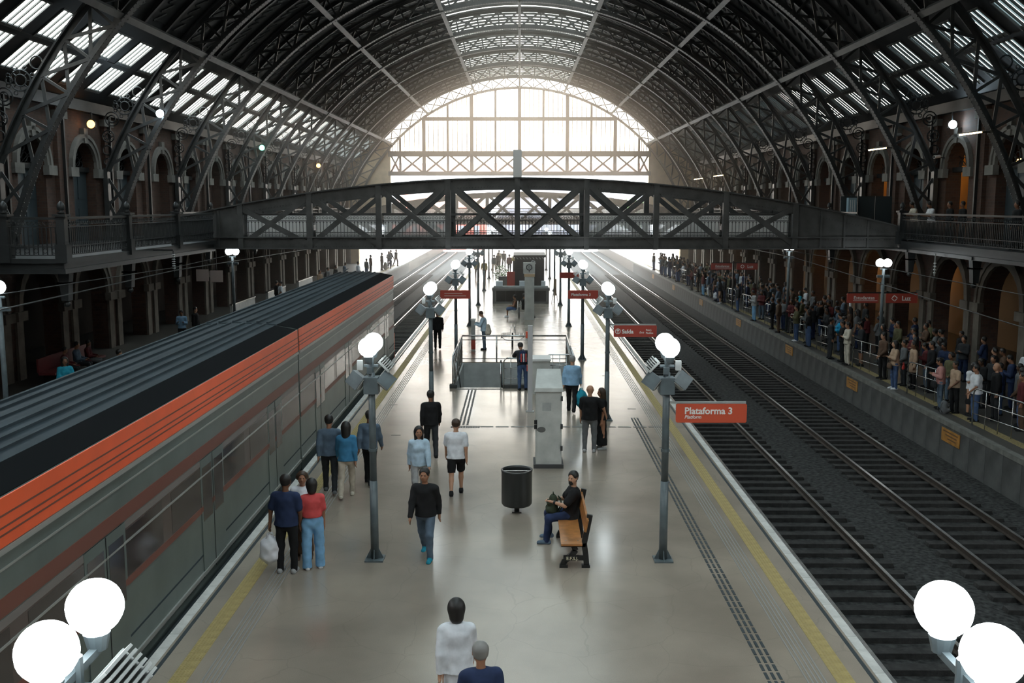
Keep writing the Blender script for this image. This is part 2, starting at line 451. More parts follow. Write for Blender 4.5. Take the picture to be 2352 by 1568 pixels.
def tracery(s, yc, hw, zp, x):
    m = MB()
    m.box(min(s * x, s * (x + .05)), max(s * x, s * (x + .05)), yc - hw, yc + hw, zp - .05, zp + .05)
    for (dy, dz, r) in ((0, .45, .22), (-.42, .3, .18), (.42, .3, .18), (-.3, .68, .16), (.3, .68, .16), (0, .85, .14), (-.75, .2, .14), (.75, .2, .14), (0, .45, .1)):
        m.ring((s * x, yc + dy * hw / 1.1, zp + dz * hw / 1.1), r * hw / 1.1, .022, 'x', 10, 4)
    for a in (30, 60, 90, 120, 150):
        t = math.radians(a); m.cyl((s * x, yc, zp), (s * x, yc - hw * math.cos(t), zp + hw * math.sin(t)), .018, None, 4)
    return m

STONE2 = mat('sooty stone', (0.13, 0.115, 0.095), 0.85, 0, 0.3, 0.25, 2)
DOORM = mat('dark blue-grey door', (0.035, 0.05, 0.058), 0.5)
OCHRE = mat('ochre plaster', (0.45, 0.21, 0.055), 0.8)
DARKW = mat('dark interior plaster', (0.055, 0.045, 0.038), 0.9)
WPANE = glass('old window glass', (0.45, 0.44, 0.43), 0.1, 0.1)
for s, lab in ((-1, 'left'), (1, 'right')):
    m = MB()
    UP = [(y, 1.1, 4.85, 8.0) for y in ARCH]; LO = [(y, 1.6, 0.0, 2.55) for y in ARCH]
    wall_face(m, s, 18.6, 19.25, YB, YE, 4.6, 11.2, UP)
    wall_face(m, s, 18.6, 19.3, YB, YE, 0.0, 4.6, LO)
    wall = tag(m.obj('wall_' + lab, BRICK), 'brick side wall with two storeys of arches, %s of the hall' % lab, kind='structure')
    # outer skin that keeps the rooms behind closed
    m = MB(); m.box(*sorted((s * 23, s * 23.3)), YB, YE, 4.4, 11.2); m.box(*sorted((s * 18.62, s * 23)), YB, YE, 4.5, 4.6)
    m.box(*sorted((s * 18.62, s * 23)), YB, YE, 10.6, 10.8)
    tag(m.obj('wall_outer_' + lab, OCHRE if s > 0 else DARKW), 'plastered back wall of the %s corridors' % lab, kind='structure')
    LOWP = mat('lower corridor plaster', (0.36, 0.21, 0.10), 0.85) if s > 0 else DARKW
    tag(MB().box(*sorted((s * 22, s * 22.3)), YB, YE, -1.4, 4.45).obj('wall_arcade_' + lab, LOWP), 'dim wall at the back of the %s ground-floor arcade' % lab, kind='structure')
    keym = MB().prism([(-.13, 0), (.13, 0), (.2, .62), (-.2, .62)], 'x', 0, .2).mesh('keystone', STONE)
    for k, yc in enumerate(ARCH):
        if yc < 16: continue
        clear = (k % 2 == 1)
        surround(s, yc, 1.1, 4.85, 8.0, .34).obj('arch_surround', STONE, wall)
        link('keystone', keym, wall, (s * 18.52 - .1, yc, 9.05))
        surround(s, yc, 1.6, 0, 2.55, .42, 10).obj('arch_surround', STONE2, wall)
        for q in (-1, 1):                                   # imposts
            y = yc + q * 1.33
            box(*sorted((s * 18.38, s * 18.62)), y - .36, y + .36, 7.62, 8.0).obj('impost', STONE, wall)
            y = yc + q * 1.85
            box(*sorted((s * 18.36, s * 18.62)), y - .36, y + .36, 2.2, 2.55).obj('impost', STONE2, wall)
            box(*sorted((s * 18.5, s * 18.61)), y - .24, y + .24, 0, 2.2).obj('jamb', STONE2, wall)
        if s < 0 and clear and yc > 44:
            box(-19.2, -19.1, yc - 1.1, yc + 1.1, 4.85, 9.15).obj('brick_infill', BRICK, wall)
        else:
            tracery(s, yc, 1.1, 8.0, 19.05).obj('tracery', IRON, wall)
            if s < 0 or not clear:
                box(*sorted((s * 19.1, s * 19.12)), yc - 1.1, yc + 1.1, 8.0, 9.12).obj('pane', WPANE, wall)
                d = box(*sorted((s * 19.0, s * 19.08)), yc - 1.08, yc + 1.08, 4.86, 7.9).obj('door_leaf', DOORM, wall)
                for q in (-.55, .55):
                    for z in (5.3, 6.7): box(*sorted((s * 18.97, s * 19.0)), yc + q - .38, yc + q + .38, z, z + 1.0).obj('door_panel', DOORM, d, world=False)
            box(*sorted((s * 18.85, s * 19.2)), yc - 1.1, yc + 1.1, 7.86, 8.06).obj('transom', IRON, wall)
    for k in range(len(ARCH) - 1):
        y = ARCH[k] + 2.31
        if y < 16: continue
        box(*sorted((s * 18.42, s * 18.62)), y - .42, y + .42, 4.7, 10.6).obj('pilaster', BRICK, wall)
        box(*sorted((s * 18.36, s * 18.63)), y - .5, y + .5, 9.9, 10.2).obj('capital', STONE, wall)
        P = box(*sorted((s * 18.3, s * 18.44)), y - .05, y + .05, 4.7, 10.4).obj('drain_pipe', IRON, wall)
    box(*sorted((s * 18.3, s * 18.62)), YB, YE, 10.35, 10.8).obj('cornice', IRON, wall)
    box(*sorted((s * 18.5, s * 18.62)), YB, YE, 4.45, 4.75).obj('string_course', STONE, wall)

tag(box(-20, 20, YB - .4, YB, -1.4, 21).obj('wall_back', BRICK2), 'unseen brick wall added behind the viewer to keep the hall dark', kind='structure')  # never in view, added to hold back light from behind the camera
wf = MB()
for s in (-1, 1):
    wf.box(*sorted((s * 14.0, s * 23.3)), YE, YE + .7, 4.3, 13.2)
    wf.box(*sorted((s * 17.6, s * 23.3)), YE, YE + .7, -1.4, 4.3)
CREAM = mat('cream stucco', (0.46, 0.36, 0.24), 0.8, 0, 0.3, 0.15, 2)
tag(wf.obj('wall_far', CREAM), 'cream masonry piers beside the far arched window', kind='structure')

# ---- ceiling
def arc_strip(mb, R0, R1, pa, pb, y0, y1, n):
    vs = []
    for i in range(n + 1):
        p = pa + (pb - pa) * i / n
        for R in (R0, R1):
            x, z = arc(R, p); vs += [(x, y0, z), (x, y1, z)]
    fs = []
    for i in range(n):
        a = 4 * i; b = a + 4
        fs += [(a, a + 1, b + 1, b), (a + 2, b + 2, b + 3, a + 3), (a, b, b + 2, a + 2), (a + 1, a + 3, b + 3, b + 1)]
    fs += [(0, 2, 3, 1), (4 * n, 4 * n + 1, 4 * n + 3, 4 * n + 2)]
    return mb.add(vs, fs)
XS, ZS = arc(RO, PHI3); SL = 0.78
D1, D2, D3, D4 = .85, 2.05, 3.32, 4.1
def slope_slab(mb, s, d0, d1, y0, y1, t0=0.0, t1=.05):
    q = [(s * (XS + d), ZS - SL * d + t * 1.25) for d, t in ((d0, t0), (d1, t0), (d1, t1), (d0, t1))]
    return mb.prism(q, 'y', y0, y1)
cm = MB()
for s in (-1, 1):
    arc_strip(cm, RO, RO + .1, s * PHI1, s * PHI3, YB, YE + .5, 26)
    slope_slab(cm, s, -.05, D1, YB, YE + .5); slope_slab(cm, s, D3, D4 + .6, YB, YE + .5)
    slope_slab(cm, s, D2 - .06, D2 + .06, YB, YE + .5, -.03, .03)
    ycur = YB
    for r in [35.4 + 9.25 * k for k in range(-5, 8)]:
        for o_ in (-.5, 1.8, 4.1, 6.4):
            y = r + o_
            if y < ycur: continue
            slope_slab(cm, s, D1, D3, ycur, y); ycur = y + 1.5
    slope_slab(cm, s, D1, D3, ycur, YE + .5)
ceil = tag(cm.obj('ceiling', ROOFM), 'dark iron barrel vault roof over the station hall', kind='structure')
# ridge skylight: opaque bars and glass strips
pit = 9.25 / 8
barm = arc_strip(MB(), RO - .05, RO + .03, -PHI1 - .005, PHI1 + .005, 0, .42, 10).mesh('roof_bar', ROOFM)
pm1 = arc_strip(MB(), RO + .03, RO + .05, -PHI1, -.012, .42, pit, 5).mesh('pane', GLASS_C)
pm2 = arc_strip(MB(), RO + .03, RO + .05, .012, PHI1, .42, pit, 5).mesh('pane', GLASS_C)
nb = int((YE + .5 - YB) / pit) + 1
for i in range(nb):
    y = YE + .5 - (i + 1) * pit
    link('roof_bar', barm, ceil, (0, y, 0)); link('pane', pm1, ceil, (0, y, 0)); link('pane', pm2, ceil, (0, y, 0))
# small arched rafters on the solid vault
PURL = mat('purlin iron with light painted in', (0.10, 0.10, 0.097), 0.45, 0, 0.5, 0.2, 2)  # paler than the rib iron, painting in the light on the purlins
rafm = MB()
for s in (-1, 1): arc_strip(rafm, RO - .16, RO, s * PHI1, s * (PHI3 + .02), -.04, .04, 20)
for s in (-1, 1): arc_strip(rafm, RO - .17, RO - .15, s * PHI1, s * (PHI3 + .02), -.09, .09, 20)
rafm = rafm.mesh('rafter', IRON)
for r in RIBS[:-1]:
    for q in (.25, .5, .75): link('rafter', rafm, ceil, (0, r + 9.25 * q, 0))
# dashed lattice purlin rows between rafters
slot = MB()
for s in (-1, 1):
    for i in range(24):
        p = PHI1 + (PHI3 - PHI1) * (i + .5) / 24
        a = arc(RO - .02, s * p - .012); b = arc(RO - .02, s * p + .012)
        slot.beam((a[0], -.28, a[1]), (b[0], .28, b[1]), .09, .05)
slot = slot.mesh('sheet_clip', IRON2)
for r in RIBS[:-1]:
    for q in (.125, .375, .625, .875): tag(link('sheet_clip', slot, ceil, (0, r + 9.25 * q, 0)), kind='stuff')
# long purlins
def purlin(phi, w=.26):
    m = MB(); x, z = arc(RI + .05, phi); u = Vector((math.sin(phi), 0, math.cos(phi)))
    m.beam((x, 10, z), (x, YE, z), w, .05, u)
    x, z = arc(RI + .3, phi); m.beam((x, 10, z), (x, YE, z), .06, .46, u)
    m.obj('purlin', PURL, ceil)
for p in (0, PHI1, -PHI1, PHI2, -PHI2, PHI3, -PHI3): purlin(p, .2 if p == 0 else .24)
# side skylights
FRAME = mat('skylight frame', (0.10, 0.105, 0.10), 0.5)
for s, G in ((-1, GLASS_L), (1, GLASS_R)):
    for (da, db) in ((D1, D2 - .06), (D2 + .06, D3)):
        fr = MB()
        for d0, d1 in ((da, da + .06), (db - .09, db)): slope_slab(fr, s, d0, d1, 0, 1.5, -.02, .02)
        for y in (0, .375, .75, 1.125, 1.43): slope_slab(fr, s, da, db, y, y + .07, -.03 if s < 0 else -.05, .02)
        fm = fr.mesh('skylight', FRAME)
        pns = [slope_slab(MB(), s, da + .05, db - .05, .05 + .375 * i, .375 * (i + 1), .03, .035).mesh('pane', G) for i in range(4)]
        allp = MB()
        for i in range(4): slope_slab(allp, s, da + .05, db - .05, .05 + .375 * i, .375 * (i + 1), .03, .035)
        allp = allp.mesh('pane', G)
        for k in range(-2, 8):
            r = 35.4 + 9.25 * k
            for o_ in (-.5, 1.8, 4.1, 6.4):
                f_ = link('skylight', fm, ceil, (0, r + o_, 0))
                if 0 <= k <= 3 or (k == -1 and o_ > 4):
                    for pmesh in pns: link('pane', pmesh, f_)
                else: tag(link('pane', allp, f_), kind='stuff')

# ---- arched end window
wnd = tag(link('window_1', None, None, (0, YE, 0)), 'huge arched end window of pale glass above the tracks', kind='structure')
ZT, ZU, ZB = 15.55, 11.85, 9.75
def zarc(x, R=RI): return ZC + math.sqrt(max(0, R * R - x * x))
SCR = mat('screen iron', (0.10, 0.095, 0.09), 0.5)
mull = [2.58 * k for k in range(-5, 6)]
for x in mull:
    b_ = .19 if abs(round(x / 2.58)) % 2 == 0 else .12
    zt_ = zarc(x)
    box(x - b_, x + b_, YE - .12, YE + .12, ZB, zt_).obj('mullion', SCR, wnd)
for z, h_ in ((ZT, .2), (ZU, .3), (ZB, .22)):
    xe = min(14.2, math.sqrt(RI * RI - (z - ZC) ** 2))
    box(-xe, xe, YE - .14, YE + .14, z - h_, z + h_).obj('transom', SCR, wnd)
gb = MB(); pn = []
edges = [-14.2] + mull + [14.2]
for a, b in zip(edges[:-1], edges[1:]):
    for i in range(1, 5):
        x = a + (b - a) * i / 5
        if abs(x) < 13.9: box(x - .035, x + .035, YE - .03, YE + .03, ZU, zarc(x)).obj('glazing_bar', SCR, wnd)
    za, zb_ = zarc(a), zarc(b)
    if min(za, zb_) > ZU + .05:
        def pane(poly): MB().prism(poly, 'y', YE - .01, YE + .01).obj('pane', GLASS_E, wnd)
        if min(za, zb_) > ZT:
            pane([(a, ZU), (b, ZU), (b, ZT), (a, ZT)]); pane([(a, ZT), (b, ZT), (b, zb_), ((a + b) / 2, zarc((a + b) / 2)), (a, za)])
        else: pane([(a, ZU), (b, ZU), (b, zb_), ((a + b) / 2, zarc((a + b) / 2)), (a, za)])
    xm0, xm1 = max(a, -14), min(b, 14)
    n2 = 1
    for (p, q) in (((xm0, ZB), (xm1, ZU)), ((xm1, ZB), (xm0, ZU))):
        MB().beam((p[0], YE, p[1]), (q[0], YE, q[1]), .2, .1, (0, 1, 0)).obj('brace', SCR, wnd)

# ================================================================== ROOF RIBS
def chord(R, pa, pb, n, w, t):
    m = MB(); arc_strip(m, R - t / 2, R + t / 2, pa, pb, -w / 2, w / 2, n); return m
pl = math.acos((5.0 - ZC) / RI); pu = math.asin(18.3 / 19.9)
lo = chord(RI, -pl, pl, 72, .42, .06); arc_strip(lo, RI, RI + .22, -pl, pl, -.03, .03, 72)
lom = lo.mesh('lower_chord', IRON2)
bead = MB()
for s in (-1, 1):
    for i in range(-150, 151):
        p = pl * i / 150; x, z = arc(RI - .035, p); y = s * .17
        u = Vector((math.sin(p), 0, math.cos(p))); t_ = Vector((math.cos(p), 0, -math.sin(p))) * .035
        c = Vector((x, y, z)); k_ = Vector((0, .035, 0))
        bead.add([c - t_ - k_, c + t_ - k_, c + t_ + k_, c - t_ + k_, c - u * .03], [(0, 1, 4), (1, 2, 4), (2, 3, 4), (3, 0, 4)])
beadm = bead.mesh('rivet', IRON2)
up = chord(19.9, -pu, pu, 60, .36, .06); arc_strip(up, 19.7, 19.9, -pu, pu, -.03, .03, 60)
upm = up.mesh('upper_chord', IRON2)
NX = 30; dphi = 2 * pu * .985 / NX
xb = MB()
a, b, c, d = arc(RI + .1, -dphi / 2), arc(19.8, dphi / 2), arc(RI + .1, dphi / 2), arc(19.8, -dphi / 2)
xb.beam((a[0], .03, a[1]), (b[0], .03, b[1]), .12, .05, (0, 1, 0)); xb.beam((c[0], -.03, c[1]), (d[0], -.03, d[1]), .12, .05, (0, 1, 0))
xb.beam((c[0], 0, c[1]), (b[0], 0, b[1]), .1, .05, (0, 1, 0))
# centre of rotation at the arch axis so that panels can share this mesh
xb.v = [(v[0], v[1], v[2] - ZC) for v in xb.v]
xbm = xb.mesh('cross_brace', IRON2)
legm = {}; ornm = {}
for s in (-1, 1):
    m = MB(); zu = arc(19.9, pu)[1]
    m.box(*sorted((s * 18.22, s * 18.42)), -.16, .16, 4.85, zu + .1)
    for (z0, z1) in ((7.6, 6.5), (6.5, 5.6)):
        for (za, zb_) in ((z0, z1), (z1, z0)):
            xa = math.sqrt(RI ** 2 - (za - ZC) ** 2) + .1
            m.beam((s * xa, 0, za), (s * 18.25, 0, zb_), .12, .05, (0, 1, 0))
    m.ring((s * 18.0, 0, 5.35), .2, .04, 'y', 12, 5); m.box(*sorted((s * 17.4, s * 18.5)), -.25, .25, 4.72, 5.05)
    legm[s] = m.mesh('leg', IRON2)
    m = MB()
    for (x, z, r) in ((17.35, 10.75, .36), (17.35, 10.75, .2), (16.75, 11.35, .22), (17.95, 10.2, .3), (17.95, 10.2, .16), (18.15, 9.45, .26), (18.15, 9.45, .12), (18.22, 8.85, .2), (17.75, 10.75, .12), (18.25, 8.35, .14)):
        m.ring((s * x, 0, z), r, .028, 'y', 14, 5)
    for i in range(8):
        t = PI * i / 4; m.cyl((s * 17.35 + .2 * math.cos(t), 0, 10.75 + .2 * math.sin(t)), (s * 17.35 + .36 * math.cos(t), 0, 10.75 + .36 * math.sin(t)), .022, None, 4)
        m.cyl((s * 18.15 + .12 * math.cos(t), 0, 9.45 + .12 * math.sin(t)), (s * 18.15 + .26 * math.cos(t), 0, 9.45 + .26 * math.sin(t)), .02, None, 4)
        m.ring((s * 17.35 + .46 * math.cos(t + .4), 0, 10.75 + .46 * math.sin(t + .4)), .07, .02, 'y', 7, 4)
    ornm[s] = m.mesh('scroll_ornament', IRON)
ORD = ['first', 'second', 'third', 'fourth', 'fifth', 'sixth', 'seventh', 'eighth', 'ninth', 'tenth', 'eleventh']
rib0 = None
for k, y in enumerate(RIBS):
    if k == 0: continue
    lab = '%s arched lattice roof rib counted from the viewer, dark riveted iron' % ORD[k - 1] if k < len(RIBS) - 1 else 'farthest arched lattice roof rib, framing the bright end window'
    if rib0 is None:
        rib0 = thing('roof_rib', lab, 'roof rib', (0, y, 0), 0, 'lattice ribs of the vault')
        link('lower_chord', lom, rib0); link('upper_chord', upm, rib0); tag(link('rivet', beadm, rib0), kind='stuff')
        for i in range(NX): link('cross_brace', xbm, rib0, (0, 0, ZC), (0, -pu * .985 + dphi * (i + .5), 0))
        for s in (-1, 1): link('leg', legm[s], rib0); link('scroll_ornament', ornm[s], rib0)
    else: copy_tree(rib0, (0, y, 0), None, lab)

# ================================================================== FOOTBRIDGES
BRI = mat('glare-lightened footbridge iron', (0.064, 0.064, 0.062), 0.45, 0, 0.5, 0.3, 2)  # iron lightened in colour to stand for glare over the bridge
def pickets(L):
    m = MB(); n = int(round(L / .15))
    m.box(0, L, -.05, .05, 6.0, 6.08); m.box(0, L, -.02, .02, 5.76, 5.79); m.box(0, L, -.02, .02, 5.26, 5.29); m.box(0, L, -.02, .02, 5.14, 5.17)
    for i in range(n):
        x = (i + .5) * L / n; m.box(x - .011, x + .011, -.011, .011, 5.1, 5.78)
        m.ring((x, 0, 5.9), .052, .011, 'y', 8, 3)
        if i < n - 1:
            xc = x + .5 * L / n; h = L / n / 2
            m.tube([(xc + h * math.cos(PI * q / 4), 0, 5.66 + h * math.sin(PI * q / 4)) for q in range(5)], .009, 3)
            m.ring((xc, 0, 5.22), .035, .008, 'y', 6, 3)
    return m
PB = 2.97
pkm = pickets(PB).mesh('railing_panel', BRI)
FROST = frosted('frosted bridge panel', (0.95, 0.94, 0.92), 0.9)
def ztop(x): return 7.6 - .0078 * x * x
def footbridge(Y, label, posts=True):
    T = thing('footbridge', label, 'footbridge', (0, Y, 0))
    for yy, back in ((0, 0), (3.4, 1)):
        m = MB(); xs = [-16.2 + 32.4 * i / 22 for i in range(23)]
        for a, b in zip(xs[:-1], xs[1:]):
            m.beam((a, yy, ztop(a) - .23), (b, yy, ztop(b) - .23), .05, .46); m.beam((a, yy, ztop(a)), (b, yy, ztop(b)), .34, .05)
        m.obj('top_chord', BRI, T, world=False)
        m = MB(); m.box(-16.2, 16.2, yy - .03, yy + .03, 4.57, 5.07); m.box(-16.2, 16.2, yy - .17, yy + .17, 4.57, 4.62); m.box(-16.2, 16.2, yy - .17, yy + .17, 5.05, 5.1)
        m.obj('bottom_chord', BRI, T, world=False)
        rv = MB()
        if not back:
            for i in range(-128, 129):
                x = i * .125
                for z in (4.68, 4.98, ztop(x) - .08, ztop(x) - .38):
                    rv.add([(x - .018, -.031, z - .018), (x + .018, -.031, z - .018), (x + .018, -.031, z + .018), (x - .018, -.031, z + .018), (x, -.05, z)], [(0, 1, 4), (1, 2, 4), (2, 3, 4), (3, 0, 4)])
            tag(rv.obj('rivet', BRI, T, world=False), kind='stuff')
        for k in range(-4, 5):
            x = -.09 + PB * k
            MB().box(x - .115, x + .115, yy - .06 - .08, yy + .14, 4.6, ztop(x)).obj('post', BRI, T, world=False)
        for k in range(-4, 4):
            xa, xb_ = -.09 + PB * k, -.09 + PB * (k + 1)
            for q, (p0, p1) in enumerate((((xa, 4.75), (xb_, ztop(xb_) - .15)), ((xb_, 4.75), (xa, ztop(xa) - .15)))):
                dd = -.07 if q else -.02
                MB().beam((p0[0], yy + dd, p0[1]), (p1[0], yy + dd, p1[1]), .22, .05, (0, 1, 0)).obj('diagonal', BRI, T, world=False)
            if not back: link('railing_panel', pkm, T, (xa, .35, 0))
            else: link('railing_panel', pkm, T, (xa, 3.1, 0))
            if not back and k not in (-1, 0):
                box(xa + .15, xb_ - .15, .48, .5, 5.1, 6.0).obj('frosted_panel', FROST, T, world=False)
        for s in (-1, 1):
            m = MB(); xs = [11.97 + 4.2 * i / 6 for i in range(7)]
            m.prism([(s * 11.9, 4.6)] + [(s * 16.2, 4.6)] + [(s * x, ztop(x) - .02) for x in reversed(xs)], 'y', yy - .035, yy + .035)
            for x in (12.9, 13.9, 14.9): m.box(s * x - .04, s * x + .04, yy - .12, yy, 4.6, ztop(x) - .1)
            m.obj('web_plate', BRI, T, world=False)
    box(-16.2, 16.2, 0, 3.4, 4.82, 4.95).obj('deck', IRON, T, world=False)
    for k in range(-5, 6): box(-.09 + PB * k - .1, -.09 + PB * k + .1, .05, 3.35, 4.55, 4.82).obj('cross_beam', IRON, T, world=False)
    return T
b1 = footbridge(43.0, 'dark riveted iron footbridge crossing the hall, nearest the viewer')
PALEP = mat('haze-paled pillar', (0.72, 0.70, 0.68), 0.6)  # pale colour stands in for haze over the stub column
box(-.27, .1, .1, .4, 7.5, 8.78).obj('stub_column', PALEP, b1, world=False)
footbridge(94.0, 'more distant iron footbridge seen through the truss of the nearer one')

# ================================================================== GALLERIES
def rail_mesh(L):
    m = MB(); n = max(3, int(round(L / .13)))
    m.box(0, L, -.055, .055, 1.13, 1.2); m.box(0, L, -.025, .025, .9, .93); m.box(0, L, -.025, .025, .34, .37); m.box(0, L, -.025, .025, .1, .13)
    for i in range(n):
        x = (i + .5) * L / n
        m.box(x - .014, x + .014, -.014, .014, .13, .92); m.ring((x, 0, 1.02), .05, .012, 'y', 7, 3)
        if i % 2 == 0: m.ring((x + L / n / 2, 0, .24), .07, .012, 'y', 7, 3)
    return m
def gallery_post(parent, x, y, z):
    m = MB(); m.box(x - .17, x + .17, y - .17, y + .17, z - .1, z + .42); m.box(x - .12, x + .12, y - .12, y + .12, z + .42, z + 1.22); m.box(x - .19, x + .19, y - .19, y + .19, z + 1.22, z + 1.29)
    p = m.obj('post', IRON, parent)
    MB().lathe([(.07, 1.29), (.12, 1.33), (.05, 1.37), (.1, 1.42), (.115, 1.5), (.09, 1.58), (.02, 1.66)], 10, (x, y, z)).obj('finial', IRON, p, True, world=False)
def gallery(name_lab, slab, runs, posts, pend):
    z = slab[4]
    G = thing('gallery', name_lab, 'gallery', (0, 0, 0))
    x0, x1, y0, y1 = slab[:4]
    m = MB(); m.box(x0, x1, y0, y1, z - .3, z)
    m.obj('deck', IRON, G)
    for (x0_, x1_, y0_, y1_) in ((x0, x1, y0, y1),):
        box(x0_ - .1, x1_ + .1, y0_ - .1, y1_, z - .12, z + .02).obj('cornice', IRON, G); box(x0_ - .05, x1_ + .05, y0_ - .05, y1_, z - .42, z - .28).obj('moulding', IRON, G)
    for (p, q) in runs:
        p = Vector(p); q = Vector(q); L = (q - p).length; n = max(1, int(round(L / 2.35))); l_ = L / n; ang = math.atan2(q.y - p.y, q.x - p.x)
        me = rail_mesh(l_).mesh('railing_panel', IRON)
        for i in range(n):
            c = p + (q - p) * (i / n); link('railing_panel', me, G, (c.x, c.y, z), (0, 0, ang))
    for (x, y) in posts: gallery_post(G, x, y, z)
    for (x, y) in pend:
        m = MB(); m.prism([(-.18, 0), (.18, 0), (.13, -.5), (.1, -.95), (-.1, -.95), (-.13, -.5)], 'y', y - .15, y + .15)
        m.v = [(v[0] + x, v[1], v[2] + z - .3) for v in m.v]; m.box(x - .24, x + .24, y - .22, y + .22, z - .42, z - .3); m.sphere((x, y, z - 1.35), .1, 8)
        for q in (-.45, .45): m.box(x - .2, x + .2, y - .18, y + .18, z - .75, z - .7)
        m.obj('bracket', IRON, G)
    return G
ZG = 4.92
gallery('dark iron balcony with finialed railing posts, at the left edge beside the footbridge', (-18.6, -13.1, 28.6, 42.8, ZG),
        [((-18.6, 28.6, 0), (-13.1, 28.6, 0)), ((-13.1, 28.6, 0), (-13.1, 42.75, 0))], [(-13.1, 28.6), (-13.1, 33.4), (-13.1, 38.2), (-14.75, 28.6), (-17, 28.6)], [(-13.35, 29.2), (-13.35, 34.0), (-13.35, 38.8)])
gallery('dark iron balcony above the crowded platform, at the right edge', (16.25, 18.6, 20, 46.4, ZG), [((16.2, 20, 0), (16.2, 43, 0))], [(16.2, 42.6)], [(16.4, 24), (16.4, 30), (16.4, 36), (16.4, 42)])
gallery('narrow left wall balcony on the viewer side of the corner', (-18.6, -15.6, 14, 28.45, ZG), [((-15.6, 14, 0), (-15.6, 28.4, 0))], [], [(-15.8, 18)])
for s, w in ((-1, 'left'), (1, 'right')):
    a, b = sorted((s * 15.7, s * 18.6))
    gallery('long dark balcony along the %s wall beyond the nearer footbridge' % w, (a, b, 46.6, 93.8, ZG), [((s * 15.7, 46.6, 0), (s * 15.7, 93.8, 0))], [(s * 15.7, y) for y in (51, 60, 69, 78, 87)], [(s * 15.9, y) for y in (51, 60, 69, 78, 87)])
# ================================================================== TRACKS
rl = MB().prism([(-.07, 0), (.07, 0), (.07, .02), (.012, .035), (.012, .11), (.036, .12), (.036, .152), (-.036, .152), (-.036, .12), (-.012, .11), (-.012, .035), (-.07, .02)], 'y', -8, 160)
rlm = rl.mesh('rail', RAILR)
top = box(-.035, .035, -8, 160, .148, .158).mesh('running_surface', RAILM)
slm = MB().prism([(-1.32, 0), (1.32, 0), (1.29, .12), (-1.29, .12)], 'y', -.12, .12).mesh('sleeper', SLEEP)
for cx, lab in ((6.76, 'right-hand track running right beside the island platform'), (10.62, 'right-hand track next to the crowded far platform'),
                (-7.0, 'left-hand track under the orange-striped train'), (-10.75, 'left-hand track along the far left platform')):
    t = thing('railway_track', lab, 'railway track', (cx, 0, -1.28), 0, 'railway tracks')
    for s in (-.8, .8):
        r = link('rail', rlm, t, (s, 0, .11)); link('running_surface', top, r)
    for i in range(170): link('sleeper', slm, t, (0, 4 + i * .62, 0))

# ================================================================== TRAIN
TX = -7.0; HWD = 1.48
T_OR = mat('train orange', (0.80, 0.115, 0.035), 0.38, 0, 0.5, 0.06, 2)
T_GR = mat('train grey-green steel', (0.135, 0.163, 0.152), 0.35, 0.3, 0.5, 0.12, 1.5)
T_RB = mat('train red-brown stripe', (0.16, 0.055, 0.038), 0.45)
T_BR = mat('train brown window band', (0.085, 0.062, 0.055), 0.25, 0, 0.6, 0.15, 1)
T_LG = mat('train pale line', (0.34, 0.345, 0.32), 0.35, 0.3)
T_RF = mat('train roof grey-blue', (0.030, 0.043, 0.052), 0.7, 0, 0.25, 0.2, 1.2)
T_BK = mat('train gutter black', (0.006, 0.007, 0.008), 0.95, 0, 0.05)
T_SK = mat('train skirt grey', (0.16, 0.19, 0.20), 0.5, 0.1)
T_WG = mat('train window glass', (0.05, 0.04, 0.037), 0.12, 0, 0.7)
CARL = 19.0
